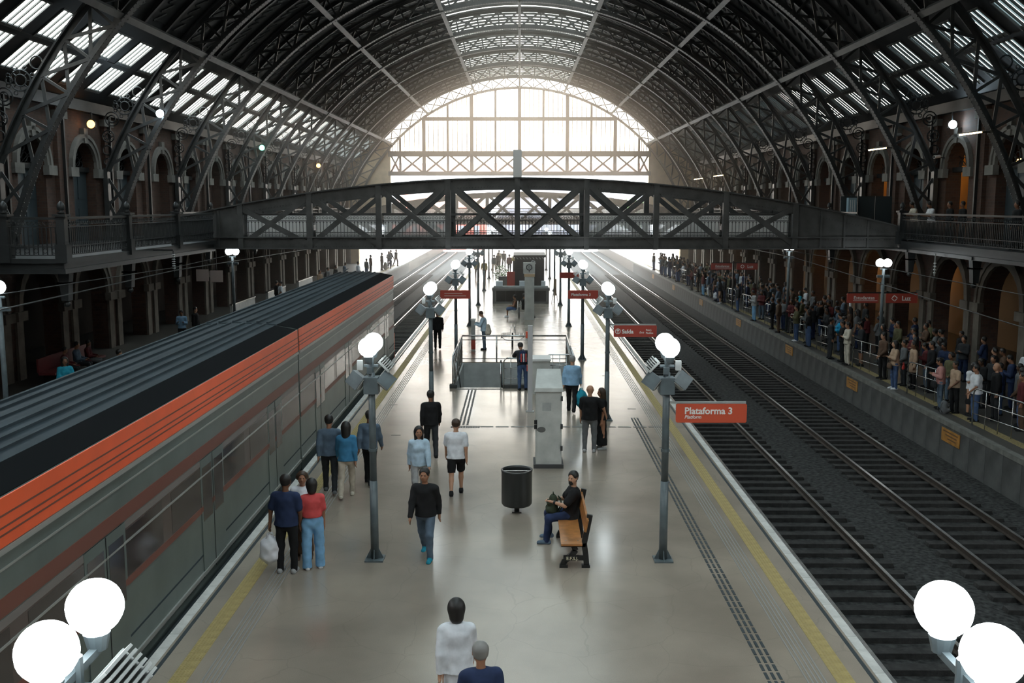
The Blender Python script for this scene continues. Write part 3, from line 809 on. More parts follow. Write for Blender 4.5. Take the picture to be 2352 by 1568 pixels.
def car(y0, lab):
    T = thing('train_car', lab, 'train car', (TX, y0, 0), 0, 'cars of the orange-striped train')
    L = CARL - .12
    core = MB().prism([(-HWD, -.15), (HWD, -.15), (HWD, 3.4), (1.3, 3.44), (.9, 3.5), (0, 3.55), (-.9, 3.5), (-1.3, 3.36), (-HWD, 3.1)], 'y', 0, L)
    core.obj('body', T_GR, T, world=False)
    # roof skin, dark gutter and long roof ribs
    MB().prism([(.95, 3.5), (.95, 3.52), (0, 3.575), (-.9, 3.525), (-1.3, 3.39), (-1.3, 3.36), (-.9, 3.5), (0, 3.55)], 'y', .02, L - .02).obj('roof', T_RF, T, world=False)
    MB().prism([(HWD - .02, 3.40), (HWD - .02, 3.415), (.95, 3.515), (.95, 3.5)], 'y', .02, L - .02).obj('gutter', T_BK, T, world=False)
    for x, z in ((.7, 3.54), (.45, 3.56), (.2, 3.575), (-.15, 3.575), (-.5, 3.56), (-.8, 3.54)):
        box(x - .03, x + .03, .1, L - .1, z - .02, z + .03).obj('roof_rib', T_RF, T, world=False)
    X = HWD
    def band(name, z0, z1, m, proud): return box(X - .01, X + proud, .03, L - .03, z0, z1).obj(name, m, T, world=False)
    band('orange_band', 2.87, 3.40, T_OR, .02)
    for z in (3.2, 3.07, 2.99): band('band_groove', z, z + .022, T_RB, .023)
    band('gutter_highlight', 2.80, 2.86, T_LG, .035)  # pale strip paints in the highlight along the gutter
    band('stripe', 2.62, 2.645, T_LG, .012)
    band('stripe', 2.12, 2.33, T_RB, .008)
    band('stripe', 2.0, 2.1, mat('train taupe stripe', (0.17, 0.15, 0.14), 0.4), .009)
    band('window_band', 1.18, 2.0, T_BR, .006)
    band('stripe', 1.17, 1.28, T_RB, .012)
    band('handrail', 1.79, 1.82, T_LG, .02)
    band('skirt', -.45, -.12, T_SK, -.02); band('sill', .05, .12, T_LG, .03); band('lower_groove', .4, .43, T_RF, .006)
    wy = []
    for d in range(4):
        yc = 2.5 + d * (L - 5) / 3
        dr = box(X - .01, X + .014, yc - .66, yc + .66, .0, 2.1).obj('door', T_GR, T, world=False)
        for q in (-1, 1):
            box(X + .013, X + .018, yc + q * .33 - .25, yc + q * .33 + .25, 1.0, 1.95).obj('pane', T_WG, dr, world=False)
        box(X + .013, X + .017, yc - .66, yc + .66, 1.19, 1.28).obj('door_stripe', T_RB, dr, world=False)
        box(X + .013, X + .02, yc - .01, yc + .01, 0, 2.1).obj('door_seal', BLACK, dr, world=False)
        if d < 3:
            for q in (0.3, .7): wy.append(yc + (L - 5) / 3 * q)
    for yc in wy: box(X, X + .01, yc - .72, yc + .72, 1.3, 1.97).obj('window', T_WG, T, world=False)
    m = MB()
    for yb in (3, L - 3): m.box(-1.1, 1.1, yb - 1.4, yb + 1.4, -.95, -.2); 
    m.obj('bogie', BLACK, T, world=False)
    return T
TEND = 43.6
for k, lab in enumerate(['leading car of the orange-striped train, its front just under the footbridge', 'second car of the orange-striped train, in the left middle of the picture', 'nearest car of the orange-striped train, cut by the left edge']):
    c = car(TEND - CARL * (k + 1), lab)
    if k == 0:
        y = CARL - .12
        MB().prism([(-1.35, .9), (1.35, .9), (1.25, 2.6), (-1.25, 2.6)], 'y', y, y + .05).obj('windscreen', T_WG, c, world=False)
        MB().prism([(-HWD, -.4), (HWD, -.4), (HWD, .85), (-HWD, .85)], 'y', y, y + .2).obj('nose', T_OR, c, world=False)
    else: box(-.6, .6, CARL - .125, CARL - .005, .1, 2.4).obj('gangway', BLACK, c, world=False)

# ================================================================== LAMP POSTS
def lamp_post(loc, label, two=True, side=1, flood=True):
    T = thing('lamp_post', label, 'lamp post', loc, 0, 'globe lamp posts on the island platform')
    MB().box(-.17, .17, -.17, .17, 0, .03).obj('base_plate', POLE, T, world=False)
    m = MB()
    for a in range(4):
        d = Vector((math.cos(a * PI / 2), math.sin(a * PI / 2), 0)); n = Vector((-d.y, d.x, 0)) * .008
        m.add([d * .06 + n + Vector((0, 0, .03)), d * .16 + n + Vector((0, 0, .03)), d * .06 + n + Vector((0, 0, .24)), d * .06 - n + Vector((0, 0, .03)), d * .16 - n + Vector((0, 0, .03)), d * .06 - n + Vector((0, 0, .24))],
              [(0, 1, 2), (3, 5, 4), (0, 3, 4, 1), (1, 4, 5, 2), (2, 5, 3, 0)])
    m.obj('gusset', POLE, T, world=False)
    MB().cyl((0, 0, .03), (0, 0, 1.5), .077, .072, 14).cyl((0, 0, 1.5), (0, 0, 3.5), .065, .062, 14).obj('pole', POLE, T, True, world=False)
    MB().cyl((0, 0, 2.05), (0, 0, 2.1), .078, .078, 12).obj('collar', POLE, T, world=False)
    MB().box(-.13, .13, -.13, .13, 3.12, 3.42).obj('junction_box', DARKR if False else POLE, T, world=False)
    m = MB(); m.cyl((0, 0, 3.42), (0, 0, 3.82), .05, .05, 10); m.box(-.13, .13, -.03, .03, 3.6, 3.64); m.box(-.07, .02, -.08, -.03, 3.48, 3.6)
    m.beam((0, -.32, 3.72), (0, .32, 3.72), .05, .05); m.obj('mast_head', POLE, T, world=False)
    for q in (-1, 1):
        MB().cyl((0, q * .32, 3.72), (0, q * .32, 3.83), .06, .085, 12).obj('globe_holder', POLE, T, world=False)
        MB().sphere((0, q * .32, 4.0), .175, 14).obj('globe', GLOBE, T, True, world=False)
    fm = MB().box(-.13, .13, -.09, .09, -.13, .13)
    for q, tilt in ((-1, .95), (1, .7)):
        o = fm.obj('floodlight', POLE, T, world=False); o.location = (q * .27, -.03, 3.36); o.rotation_euler = (math.radians(-20), q * tilt, 0)
        g = MB().box(-.11, .11, -.075, .075, -.145, -.13).obj('lens', LGREY, o, world=False)
        MB().beam((q * .08, 0, 3.4), (q * .22, 0, 3.38), .03, .03).obj('bracket', POLE, T, world=False)
    if flood:
        f = MB()
        for i in range(6): f.box(-.12 + .042 * i, -.1 + .042 * i, -.2, .2, .02, .09)
        f.box(-.13, .13, -.22, .22, -.02, .02)
        o = f.obj('finned_spotlight', LGREY, T, world=False); o.location = (side * .24, .1, 3.62); o.rotation_euler = (0, side * .8, 0)
        MB().box(side * -.2 - .05, side * -.2 + .05, -.06, .02, 3.55, 3.72).obj('relay_box', LGREY, T, world=False)
    return T
PY = [5.62, 17.65, 29.65, 41.5, 53.1, 64.2, 75.0, 87.0, 98.5]
EW = ['cut by the lower picture corner', 'nearest one standing wholly in view', 'second one wholly in view', 'third one, beside the stair railing', 'fourth in its row', 'fifth in its row', 'sixth in its row', 'seventh in its row', 'last and smallest of its row']
for i, y in enumerate(PY):
    lamp_post((-2.66, y, 0), 'globe lamp post of the left row, ' + EW[i], side=1 if i == 0 else 1)
    lamp_post((2.65, y, 0), 'globe lamp post of the right row, ' + EW[i], side=-1, flood=(i > 0))

# ================================================================== SIGNS
def board(x0, x1, z0, z1, loc, label, m=SIGNR, double=False, arm=True):
    T = thing('hanging_sign', label, 'sign', loc)
    w = x1 - x0; r = .03
    pts = []
    for (cx, cz, a0) in ((x1 - r, z0 + r, -90), (x1 - r, z1 - r, 0), (x0 + r, z1 - r, 90), (x0 + r, z0 + r, 180)):
        for q in range(4): t = math.radians(a0 + 30 * q); pts.append((cx + r * math.cos(t), cz + r * math.sin(t)))
    MB().prism(pts, 'y', -.02, .02).obj('panel', m, T, world=False)
    if arm: MB().box(min(x0, .0) if x0 < 0 else .06, x1 - .02, -.02, .02, z1 + .004, z1 + .04).obj('arm', LGREY, T, world=False)
    return T
RX = (PI / 2, 0, 0)
t = board(.17, 1.44, 2.60, 2.945, (2.65, 17.6, 0), 'orange-red hanging sign reading Plataforma 3 on the nearest right lamp post')
text('lettering', 'Plataforma 3', .17, TEXTW, t, (.32, -.022, 2.76), RX, .004)
text('lettering', 'Platform', .088, TEXTW, t, (.32, -.022, 2.675), RX, .001, .25)
t = board(.18, 1.46, 2.55, 2.90, (2.65, 29.6, 0), 'red hanging exit sign reading Saída on the second right lamp post', SIGND)
text('lettering', 'Saída', .17, TEXTW, t, (.42, -.022, 2.66), RX, .005)
text('lettering', 'Exit', .09, TEXTW, t, (.94, -.022, 2.66), RX, 0, .25)
text('lettering', 'Rua J.', .075, TEXTW, t, (1.14, -.022, 2.74), RX, .002)
text('lettering', 'Paulino', .075, TEXTW, t, (1.14, -.022, 2.65), RX, .002)
MB().ring((.3, -.022, 2.725), .075, .011, 'y', 16, 4).beam((.3, -.022, 2.675), (.3, -.022, 2.77), .02, .01, (0, 1, 0)).beam((.3, -.022, 2.775), (.26, -.022, 2.735), .02, .01, (0, 1, 0)).beam((.3, -.022, 2.775), (.34, -.022, 2.735), .02, .01, (0, 1, 0)).obj('arrow_symbol', TEXTW, t, world=False)
t = board(-.62, .62, 2.6, 2.95, (2.65, 41.2, 0), 'faded red sign across the third right lamp post', SIGND, arm=False)
text('lettering', 'Plataforma 3', .16, TEXTW, t, (-.5, -.022, 2.72), RX, .003)
t = board(-.62, .62, 2.6, 2.95, (-2.66, 41.2, 0), 'faded red sign across the third left lamp post', SIGND, arm=False)
for z, a, b in ((2.82, -.45, .3), (2.72, -.45, .45)): box(a, b, -.026, -.02, z - .02, z + .02).obj('text_line', mat('faded lettering', (0.5, 0.3, 0.27), 0.5), t, world=False)
t = board(-.5, .5, 2.6, 2.9, (2.65, 52.8, 0), 'small red sign on the fourth right lamp post behind the kiosk front', SIGND, arm=False)
# signs above the crowded platform
def diamond(t, x, z, r):
    m = MB()
    for k in range(4):
        a = Vector((x + r * math.cos(k * PI / 2), -.024, z + r * math.sin(k * PI / 2))); b = Vector((x + r * math.cos((k + 1) * PI / 2), -.024, z + r * math.sin((k + 1) * PI / 2)))
        m.beam(a, a + (b - a) * .8, .035, .01, (0, 1, 0))
    m.obj('emblem', TEXTW, t, world=False)
for (x, y, lab1, lab2, sc) in ((15.2, 41.0, 'dim red Estudantes direction sign above the crowd, left of the Luz sign', 'red Luz name sign on the platform lamp post above the crowd', 1.0), (13.6, 62, 'distant red Estudantes sign under the footbridge', 'distant red Luz name sign under the footbridge', .95)):
    t = board(-.65, .65, 2.45, 2.85, (x - 1.05, y, 0), lab1, SIGND, arm=False)
    text('lettering', 'Estudantes', .2, TEXTW, t, (-.38, -.022, 2.6), RX, .003)
    box(-.4, .6, -.026, -.02, 2.54, 2.56).obj('underline', TEXTW, t, world=False)
    box(-.6, .8, -.015, .015, 2.85, 2.9).obj('hanger', IRON, t, world=False)
    if sc < 1: box(.7, .78, -.04, .04, 0, 3.0).obj('post', IRON, t, world=False)
    t = board(-.65, .65, 2.45, 2.85, (x + .55, y, 0), lab2, SIGND, arm=False)
    text('lettering', 'Luz', .26, TEXTW, t, (.0, -.022, 2.56), RX, .006); diamond(t, -.3, 2.65, .12)
    box(-.8, .6, -.015, .015, 2.85, 2.9).obj('hanger', IRON, t, world=False)
    if sc < 1: box(-.12, -.04, .03, .11, 0, 3.0).obj('post', IRON, t, world=False)

# ================================================================== SIDE PLATFORM LAMPS
def side_lamp(loc, label, n=2, h=4.1, sep=.3):
    T = thing('platform_lamp', label, 'lamp post', loc, 0, 'globe lamps of the side platforms')
    MB().box(-.16, .16, -.16, .16, 0, .03).obj('base_plate', POLE, T, world=False)
    MB().cyl((0, 0, .03), (0, 0, h - .25), .07, .06, 10).obj('pole', POLE, T, True, world=False)
    MB().box(-.26, .26, -.05, .05, h - .6, h - .5).obj('junction_box', POLE, T, world=False)
    MB().beam((-sep / 2, 0, h - .25), (sep / 2, 0, h - .25), .05, .05).obj('arm', POLE, T, world=False)
    for q in range(n): MB().sphere(((q - (n - 1) / 2) * sep, 0, h), .175, 12).obj('globe', GLOBE, T, True, world=False)
side_lamp((14.95, 41.0, 0), 'twin-globe lamp standing in the crowd between the Estudantes and Luz signs')
side_lamp((13.7, 50.8, 0), 'twin-globe lamp above the crowd just right of the footbridge truss', h=4.35)
side_lamp((-12.95, 24.6, 0), 'single globe lamp at the left edge below the balcony', 1, 4.45)
side_lamp((-13.4, 46.5, 0), 'twin-globe lamp under the left end of the footbridge', h=4.3)
# wall floodlights
def flood(loc, label, col, st, r=.17, aim=0):
    mm = mat('lamp glow %s' % label[:18], (0.9, 0.9, 0.9), 0.4, emit=col, estr=st)
    T = thing('wall_floodlight', label, 'floodlight', loc)
    MB().box(-.16, .16, .02, .18, -.13, .13).obj('housing', IRON, T, world=False)
    MB().cyl((0, 0, 0), (0, .03, 0), r, r, 14).obj('lens', mm, T, world=False)
    MB().beam((0, .1, .1), (0, .1, .5), .05, .05).obj('bracket', IRON, T, world=False)
for (x, y, z, lab, col, st) in ((-18.2, 43.0, 9.85, 'orange floodlight above the left arch keystone', (1.0, 0.40, 0.07), 7), (-15.7, 44.3, 10.4, 'cold white floodlight on the second left rib', (0.7, 0.88, 1.0), 60),
                                (-16.2, 81.3, 9.55, 'orange floodlight farther along the left wall', (1.0, 0.40, 0.08), 9), (18.2, 42.8, 9.8, 'cold white floodlight above the right arch', (0.75, 0.95, 1.0), 60), (-16.0, 62.8, 9.95, 'dim green lamp on the left wall', (0.2, 1.0, 0.6), 3)):
    flood((x, y, z), lab, col, st)
WARM = mat('warm tube light', (0.9, 0.8, 0.6), 0.4, emit=(1.0, 0.72, 0.35), estr=14)
for k, (x, y, z, lab) in enumerate(((15.55, 35.1, 8.85, 'warm tube light on the nearest right rib leg'), (15.65, 44.4, 8.82, 'warm tube light on the second right rib leg'), (16.05, 90.6, 8.67, 'small warm tube light on a distant right rib'), (16.0, 81.3, 8.69, 'tiny warm tube light next to the distant one on the right'))):
    T = thing('tube_light', lab, 'tube light', (x, y, z), 0, 'tube lights on the right ribs')
    MB().beam((-.38, 0, 0), (.38, 0, .1), .06, .05).obj('tube', WARM, T, world=False); MB().beam((-.4, 0, .04), (.4, 0, .14), .1, .03).obj('reflector', LGREY, T, world=False)
    MB().beam((.3, 0, .1), (.85, .3, .12), .05, .05).obj('bracket', IRON, T, world=False)
# warm lamps in the corridors behind the right-hand arches
BULB = mat('corridor lamp glow', (0.9, 0.8, 0.6), 0.4, emit=(1.0, 0.62, 0.22), estr=45)
for k, (x, y, z, lab) in enumerate(((21.5, 36, 8.3, 'warm lamp in the upper right corridor nearest the viewer'), (21.5, 43.6, 8.3, 'warm lamp in the upper right corridor behind the clear arch'), (21.5, 53, 8.3, 'warm lamp in the upper right corridor, third from the viewer'), (21.5, 64, 8.3, 'warm lamp in the upper right corridor, farthest'),
                                (20.8, 52.0, 3.6, 'warm lamp behind the lower right arches near the crowd'), (20.8, 61.5, 3.6, 'warm lamp behind the lower right arches in the middle'), (20.8, 84, 3.6, 'warm lamp behind the lower right arches far along'))):
    T = thing('corridor_lamp', lab, 'lamp', (x, y, z), 0, 'warm corridor lamps')
    MB().sphere((0, 0, 0), .14, 8).obj('bulb', BULB, T, True, world=False); MB().cyl((0, 0, .12), (0, 0, .9), .02, .02, 6).obj('rod', IRON, T, world=False)

# ================================================================== PLATFORM FURNITURE
# litter bin
B = thing('litter_bin', 'black cylindrical litter bin on a short stand, beside the bench', 'bin', (-.05, 20.55, 0))
BINM = mat('bin black', (0.022, 0.024, 0.024), 0.35)
MB().lathe([(.30, .16), (.325, .2), (.325, .86), (.335, .9), (.335, .93), (.3, .93), (.3, .88), (.29, .3), (.01, .28)], 28).obj('drum', BINM, B, True, world=False)
MB().cyl((0, 0, .02), (0, 0, .18), .055, .055, 10).obj('stand', BINM, B, world=False)
MB().box(-.1, .1, -.1, .1, 0, .02).obj('foot', BINM, B, world=False)
MB().box(-.31, .31, -.035, .035, .87, .895).obj('lid_bar', STEEL, B, world=False)
# bench with cast iron ends
BN = thing('station_bench', 'wooden bench with black cast-iron ends lettered E.F.S.J.', 'bench', (1.0, 18.1, 0))
BIRON = mat('bench iron', (0.014, 0.015, 0.015), 0.4)
def bench_end(y):
    m = MB()
    def strip(pts, w): 
        for a, b in zip(pts[:-1], pts[1:]): m.beam((a[0], y, a[1]), (b[0], y, b[1]), w, .06, (0, 1, 0))
    strip([(-.22, .02), (-.18, .12), (-.05, .22), (.02, .32), (-.02, .41)], .1)
    strip([(.22, .02), (.2, .25), (.17, .45), (.22, .7), (.27, .98)], .1)
    strip([(-.24, .42), (.2, .42)], .07)
    m.box(-.2, .2, y - .02, y + .02, .13, .22); m.box(-.27, -.12, y - .05, y + .05, 0, .05); m.box(.13, .28, y - .05, y + .05, 0, .05)
    m.obj('end_frame', BIRON, BN, world=False)
for y in (-.82, .82): bench_end(y)
for i, (x0, x1) in enumerate(((-.25, .13),)): MB().box(x0, x1, -1.0, 1.0, .455, .49).obj('seat_board', WOOD, BN, world=False)
m = MB().box(-.02, .02, -1.0, 1.0, -.11, .11); o = m.obj('back_board', WOOD, BN, world=False); o.location = (.2, 0, .82); o.rotation_euler = (0, .2, 0)
for q in (-.16, .06): MB().cyl((q, -.82, .49), (q, -.82, .497), .016, .016, 8).obj('bolt', STEEL, BN, world=False)
for z in (.76, .88):
    for y in (-.82, .82): MB().cyl((.24, y, z), (.28, y, z), .018, .018, 8).obj('bolt', BIRON, BN, world=False)
text('lettering', 'E.F.S.J.', .085, mat('bench lettering', (0.6, 0.55, 0.4), 0.5), BN, (-.15, -.858, .145), RX, .001)

# grey cabinets in the middle
CAB = mat('cabinet paint', (0.46, 0.47, 0.445), 0.55, 0, 0.4, 0.18, 2.5)
CT = thing('equipment_cabinet', 'tall grey metal cabinet with sloped top and hinges, behind the bench', 'cabinet', (.73, 24.4, 0))
MB().box(-.37, .37, -.36, .4, 0, .1).obj('plinth', mat('dark plinth', (0.05, 0.05, 0.05), 0.7), CT, world=False)
MB().box(-.32, .32, -.32, .38, .1, 1.95).obj('body', CAB, CT, world=False)
MB().add([(-.36, -.37, 1.93), (.36, -.37, 1.93), (.36, .45, 1.98), (-.36, .45, 1.98), (-.34, -.35, 2.02), (.34, -.35, 2.02), (.31, .4, 2.38), (-.28, .4, 2.38)], [(0, 3, 2, 1), (4, 5, 6, 7), (0, 1, 5, 4), (1, 2, 6, 5), (2, 3, 7, 6), (3, 0, 4, 7)]).obj('hood', CAB, CT, world=False)
d = MB().box(-.29, .29, -.335, -.32, .17, 1.88).obj('door', CAB, CT, world=False)
MB().box(-.16, .06, -.338, -.335, 1.45, 1.66).obj('notice', LGREY, d, world=False)
MB().lathe([(.08, 0), (.075, .004)], 14, (0, 0, 0)).obj('scuff_mark', mat('scuff', (0.11, 0.11, 0.105), 0.8), d, world=False)
d.children[-1].location = (-.18, -.337, .98); d.children[-1].rotation_euler = (PI / 2, 0, 0); d.children[-1].scale = (1.3, .9, 1)
for z in (.45, 1.0, 1.7): MB().box(.29, .345, -.36, -.3, z, z + .12).obj('hinge', IRON2, CT, world=False)
for z in (1.0, 1.12): MB().box(-.36, -.29, -.36, -.3, z, z + .1).obj('latch', IRON, CT, world=False)
CT2 = thing('equipment_cabinet', 'lower pale cabinet behind the tall grey one, by the stair railing', 'cabinet', (.72, 34.2, 0))
MB().box(-.3, .34, -.4, .5, 0, 1.15).obj('body', CAB, CT2, world=False)
MB().box(-.33, .37, -.45, .55, 1.15, 1.22).obj('top', WHITE, CT2, world=False)
MB().box(-.26, .3, -.415, -.4, .1, 1.05).obj('door', CAB, CT2, world=False)
PP = thing('slim_post', 'slim pale square post in front of the stair railing', 'post', (.34, 30.85, 0))
MB().box(-.075, .075, -.06, .06, 0, 2.75).obj('shaft', mat('pale post', (0.46, 0.46, 0.47), 0.5), PP, world=False)
MB().box(-.13, .13, -.1, .1, 0, .03).obj('foot', LGREY, PP, world=False)
MB().box(-.14, -.08, -.05, .05, 2.35, 2.55).obj('call_box', SIGNR, PP, world=False); MB().box(-.11, -.075, -.04, .04, 1.3, 1.5).obj('label_plate', SIGND, PP, world=False)

# stair railing
RAILING = thing('stair_railing', 'stainless steel railing around the stairwell', 'railing', (0, HY0, 0))
def rail_run(p, q, n, z0=0.0, h=1.1):
    p = Vector(p); q = Vector(q)
    for i in range(n + 1):
        c = p + (q - p) * (i / n)
        MB().cyl((c.x, c.y, z0), (c.x, c.y, h), .03, .03, 8).obj('post', STEEL, RAILING, True, world=False)
    for z, r in ((h, .032), (h - .17, .014), (.14, .014)):
        MB().cyl((p.x, p.y, z), (q.x, q.y, z), r, r, 8).obj('handrail' if r > .03 else 'mid_rail', STEEL, RAILING, True, world=False)
rail_run((HX0, .2, 0), (HX0, 5.8, 0), 6); rail_run((HX1, .2, 0), (HX1, 5.8, 0), 6); rail_run((HX0, 5.8, 0), (HX1, 5.8, 0), 3)
for x in (HX0 + .12, -.66):
    MB().tube([(x, .1, .95), (x, .5, .9), (x, 4.5, -1.6)], .028, 7).obj('stair_handrail', STEEL, RAILING, True, world=False)
    MB().cyl((x, .15, -.3), (x, .15, .95), .028, .028, 8).obj('post', STEEL, RAILING, True, world=False)
for (x0, x1) in ((HX0 - .1, HX0 + .16), (-.6, HX1 + .1)): MB().box(x0, x1, -.15, .12, .0, .12).obj('kerb', CONC, RAILING, world=False)
def barrier(name, label, loc, rz, L, h=1.05, nb_=6, m=STEEL, r=.022, group=None):
    T = thing(name, label, 'barrier', loc, rz, group)
    c = .18; pts = [(0, 0, 0), (0, 0, h - c)] + [(c - c * math.cos(t * PI / 8), 0, h - c + c * math.sin(t * PI / 8)) for t in range(1, 5)]
    pts += [(L - c + c * math.sin(t * PI / 8), 0, h - c + c * math.cos(t * PI / 8)) for t in range(0, 5)] + [(L, 0, 0)]
    MB().tube(pts, r, 7).obj('hoop', m, T, True, world=False)
    for z in (h * .33, h * .66): MB().cyl((0, 0, z), (L, 0, z), r * .7, r * .7, 6).obj('mid_rail', m, T, True, world=False)
    for i in range(1, nb_): MB().cyl((L * i / nb_, 0, 0), (L * i / nb_, 0, h), r * .6, r * .6, 6).obj('upright', m, T, True, world=False)
    return T
barrier('crowd_barrier', 'grey tubular barrier closing half of the stair opening', (-.55, 34.85, .0), 0, 1.25, 1.1, 5)
barrier('crowd_barrier', 'grey tubular barrier on the right of the stair opening', (.95, 35.3, 0), 0, 1.0, 1.15, 4)

# hoop barriers along the crowded platform edge
BARS = ((29.0, 2.4), (34.0, 2.2), (39.7, 2.7), (44.6, 1.6), (49.1, 1.6), (54.2, 1.6), (60.1, 1.6), (64.5, 1.6), (69.0, 1.6), (73.5, 1.6), (78, 1.6), (82.5, 1.6), (87, 1.6))
for i, (y, L) in enumerate(BARS):
    barrier('edge_barrier', '%s steel hoop barrier from the right edge along the crowded platform' % (ORD + ['twelfth', 'thirteenth', 'fourteenth'])[i], (13.42, y, 0), math.radians(-81), L, 1.12, 4, group='hoop barriers of the crowded platform')

# metal wire benches
def wire_bench(loc, label, L=1.5):
    T = thing('wire_bench', label, 'bench', loc, 0, 'back-to-back metal benches')
    for s in (-1, 1):
        for i in range(7): MB().tube([(s * .08, -L / 2 + L * i / 6, .85), (s * .12, -L / 2 + L * i / 6, .46), (s * .5, -L / 2 + L * i / 6, .44), (s * .55, -L / 2 + L * i / 6, .38)], .012, 5).obj('seat_wire', STEEL, T, True, world=False)
        for x, z in ((.08, .85), (.12, .5), (.3, .45), (.5, .44)): MB().cyl((s * x, -L / 2, z), (s * x, L / 2, z), .014, .014, 6).obj('long_rail', STEEL, T, True, world=False)
        MB().tube([(s * .5, -L / 2, .44), (s * .3, -L / 2, .3), (s * .05, -L / 2, .3)], .016, 5).obj('arm', STEEL, T, True, world=False)
    for y in (-L / 2, L / 2): MB().cyl((-.02, y, 0), (-.02, y, .46), .04, .04, 8).obj('leg', IRON2, T, True, world=False)
wire_bench((-.3, 46.0, 0), 'pale wire bench with two back-to-back seats just beyond the stairwell')
wire_bench((.0, 57.6, 0), 'dark wire bench occupied by seated people in front of the kiosk')

# info pillar with emblem board
IP = thing('information_pillar', 'grey square pillar topped by a tilted board with a ring emblem', 'pillar', (.57, 56.0, 0))
MB().box(-.27, .27, -.15, .15, 0, 2.45).obj('shaft', CAB, IP, world=False)
MB().box(-.3, .3, -.18, .18, 2.45, 2.6).obj('cap', mat('warm cap', (0.5, 0.36, 0.22), 0.5), IP, world=False)
hd = MB().box(-.35, .31, -.12, .12, 2.62, 3.24).obj('board', CAB, IP, world=False)
MB().ring((-.02, -.13, 2.98), .15, .028, 'y', 18, 5).ring((-.02, -.13, 2.98), .05, .014, 'y', 12, 4).beam((-.02, -.13, 2.83), (-.02, -.13, 2.7), .04, .02, (0, 1, 0)).obj('emblem', IRON2, hd, world=False)
MB().tube([(.1, 0, 3.24), (.15, 0, 3.33), (.28, 0, 3.3), (.33, 0, 3.15)], .04, 6).obj('cable_box', LGREY, hd, world=False)

# kiosk
K = thing('kiosk', 'black kiosk with glass-fronted counter and striped roof edge in mid platform', 'kiosk', (.1, 65.3, 0))
KB = mat('kiosk black', (0.018, 0.02, 0.021), 0.5)
KG = mat('kiosk counter grey', (0.13, 0.13, 0.125), 0.5)
MB().box(-1.86, 1.85, 0, .8, 0, .12).obj('plinth', KG, K, world=False)
MB().box(-1.86, -1.66, 0, .8, .1, 1.0).obj('counter_end', KG, K, world=False); MB().box(1.66, 1.85, 0, .8, .1, 1.0).obj('counter_end', KG, K, world=False)
for i in range(5): MB().box(-1.66 + .664 * i + .02, -1.66 + .664 * (i + 1) - .02, .03, .1, .12, .85).obj('glass_front', mat('dark showcase glass', (0.015, 0.017, 0.018), 0.1), K, world=False)
MB().box(-1.64, 1.64, .1, .75, .12, .85).obj('showcase', KB, K, world=False)
MB().box(-1.9, 1.9, -.05, .85, .85, 1.0).obj('counter_band', KG, K, world=False)
MB().box(-1.8, 1.8, .15, .7, 1.0, 1.12).obj('counter_top', LGREY, K, world=False)
MB().box(-1.55, 1.55, 4.0, 4.3, 0, 1.5).obj('low_back', KG, K, world=False)
MB().box(-.4, 1.6, 2.6, 6.5, 0, 2.9).obj('booth', KB, K, world=False)
rf = MB().box(-.5, 1.7, 2.5, 6.6, 2.9, 3.05).obj('roof_edge', KB, K, world=False)
for i in range(10): MB().prism([(-.45 + .22 * i, 2.77), (-.38 + .22 * i, 2.77), (-.48 + .22 * i, 2.9), (-.55 + .22 * i, 2.9)], 'y', 2.56, 2.59).obj('stripe', LGREY, K, world=False)
MB().box(-.95, -.3, 2.9, 3.0, .85, 1.9).obj('red_banner', SIGND, K, world=False)
for (x0, x1) in ((-1.65, -1.2), (-.1, .7), (1.35, 1.62)): MB().box(x0, x1, .2, .65, 1.12, 1.45).obj('display_case', mat('case white', (0.6, 0.66, 0.7), 0.4), K, world=False)
MB().box(-.3, .3, 2.56, 2.6, 2.1, 2.13).obj('shelf', IRON2, K, world=False)
K2 = thing('yellow_booth', 'pale yellow booth with striped front behind the black kiosk', 'booth', (.7, 76, 0))
KY = mat('booth yellow', (0.45, 0.36, 0.16), 0.6)
MB().box(-1.2, 1.1, 0, 2.4, 0, 1.1).obj('counter', KY, K2, world=False); MB().box(-1.2, 1.1, .3, 2.4, 1.1, 2.2).obj('dark_front', KB, K2, world=False)
MB().box(-1.3, 1.2, 0, 2.5, 2.2, 2.4).obj('roof', KY, K2, world=False)
for i in range(5): MB().prism([(-.7 + .22 * i, 1.8), (-.6 + .22 * i, 1.8), (-.75 + .22 * i, 2.1), (-.85 + .22 * i, 2.1)], 'y', .26, .3).obj('stripe', LGREY, K2, world=False)
PLT = thing('potted_shrub', 'small green shrub beside the yellow booth', 'plant', (-1.4, 76, 0))
MB().lathe([(.2, 0), (.28, .5), (.25, .5)], 12).obj('pot', CAB, PLT, world=False)
lf = MB(); LEAF = mat('leaf green', (0.10, 0.20, 0.07), 0.7)
for i in range(170):
    u = rnd.uniform(-1, 1); t = rnd.uniform(0, 2 * PI); r = .55 * rnd.random() ** .4; c = Vector((r * math.sqrt(1 - u * u) * math.cos(t), r * math.sqrt(1 - u * u) * math.sin(t), 1.2 + .75 * r / .55 * u))
    a = Vector((rnd.uniform(-1, 1), rnd.uniform(-1, 1), rnd.uniform(-1, 1))).normalized() * .09; b = a.orthogonal().normalized() * .045
    lf.add([c - a, c + b, c + a, c - b], [(0, 1, 2, 3)])
tag(lf.obj('foliage', LEAF, PLT, world=False), kind='stuff'); MB().cyl((0, 0, .4), (0, 0, 1.1), .03, .02, 6).obj('stem', SLEEP, PLT, world=False)
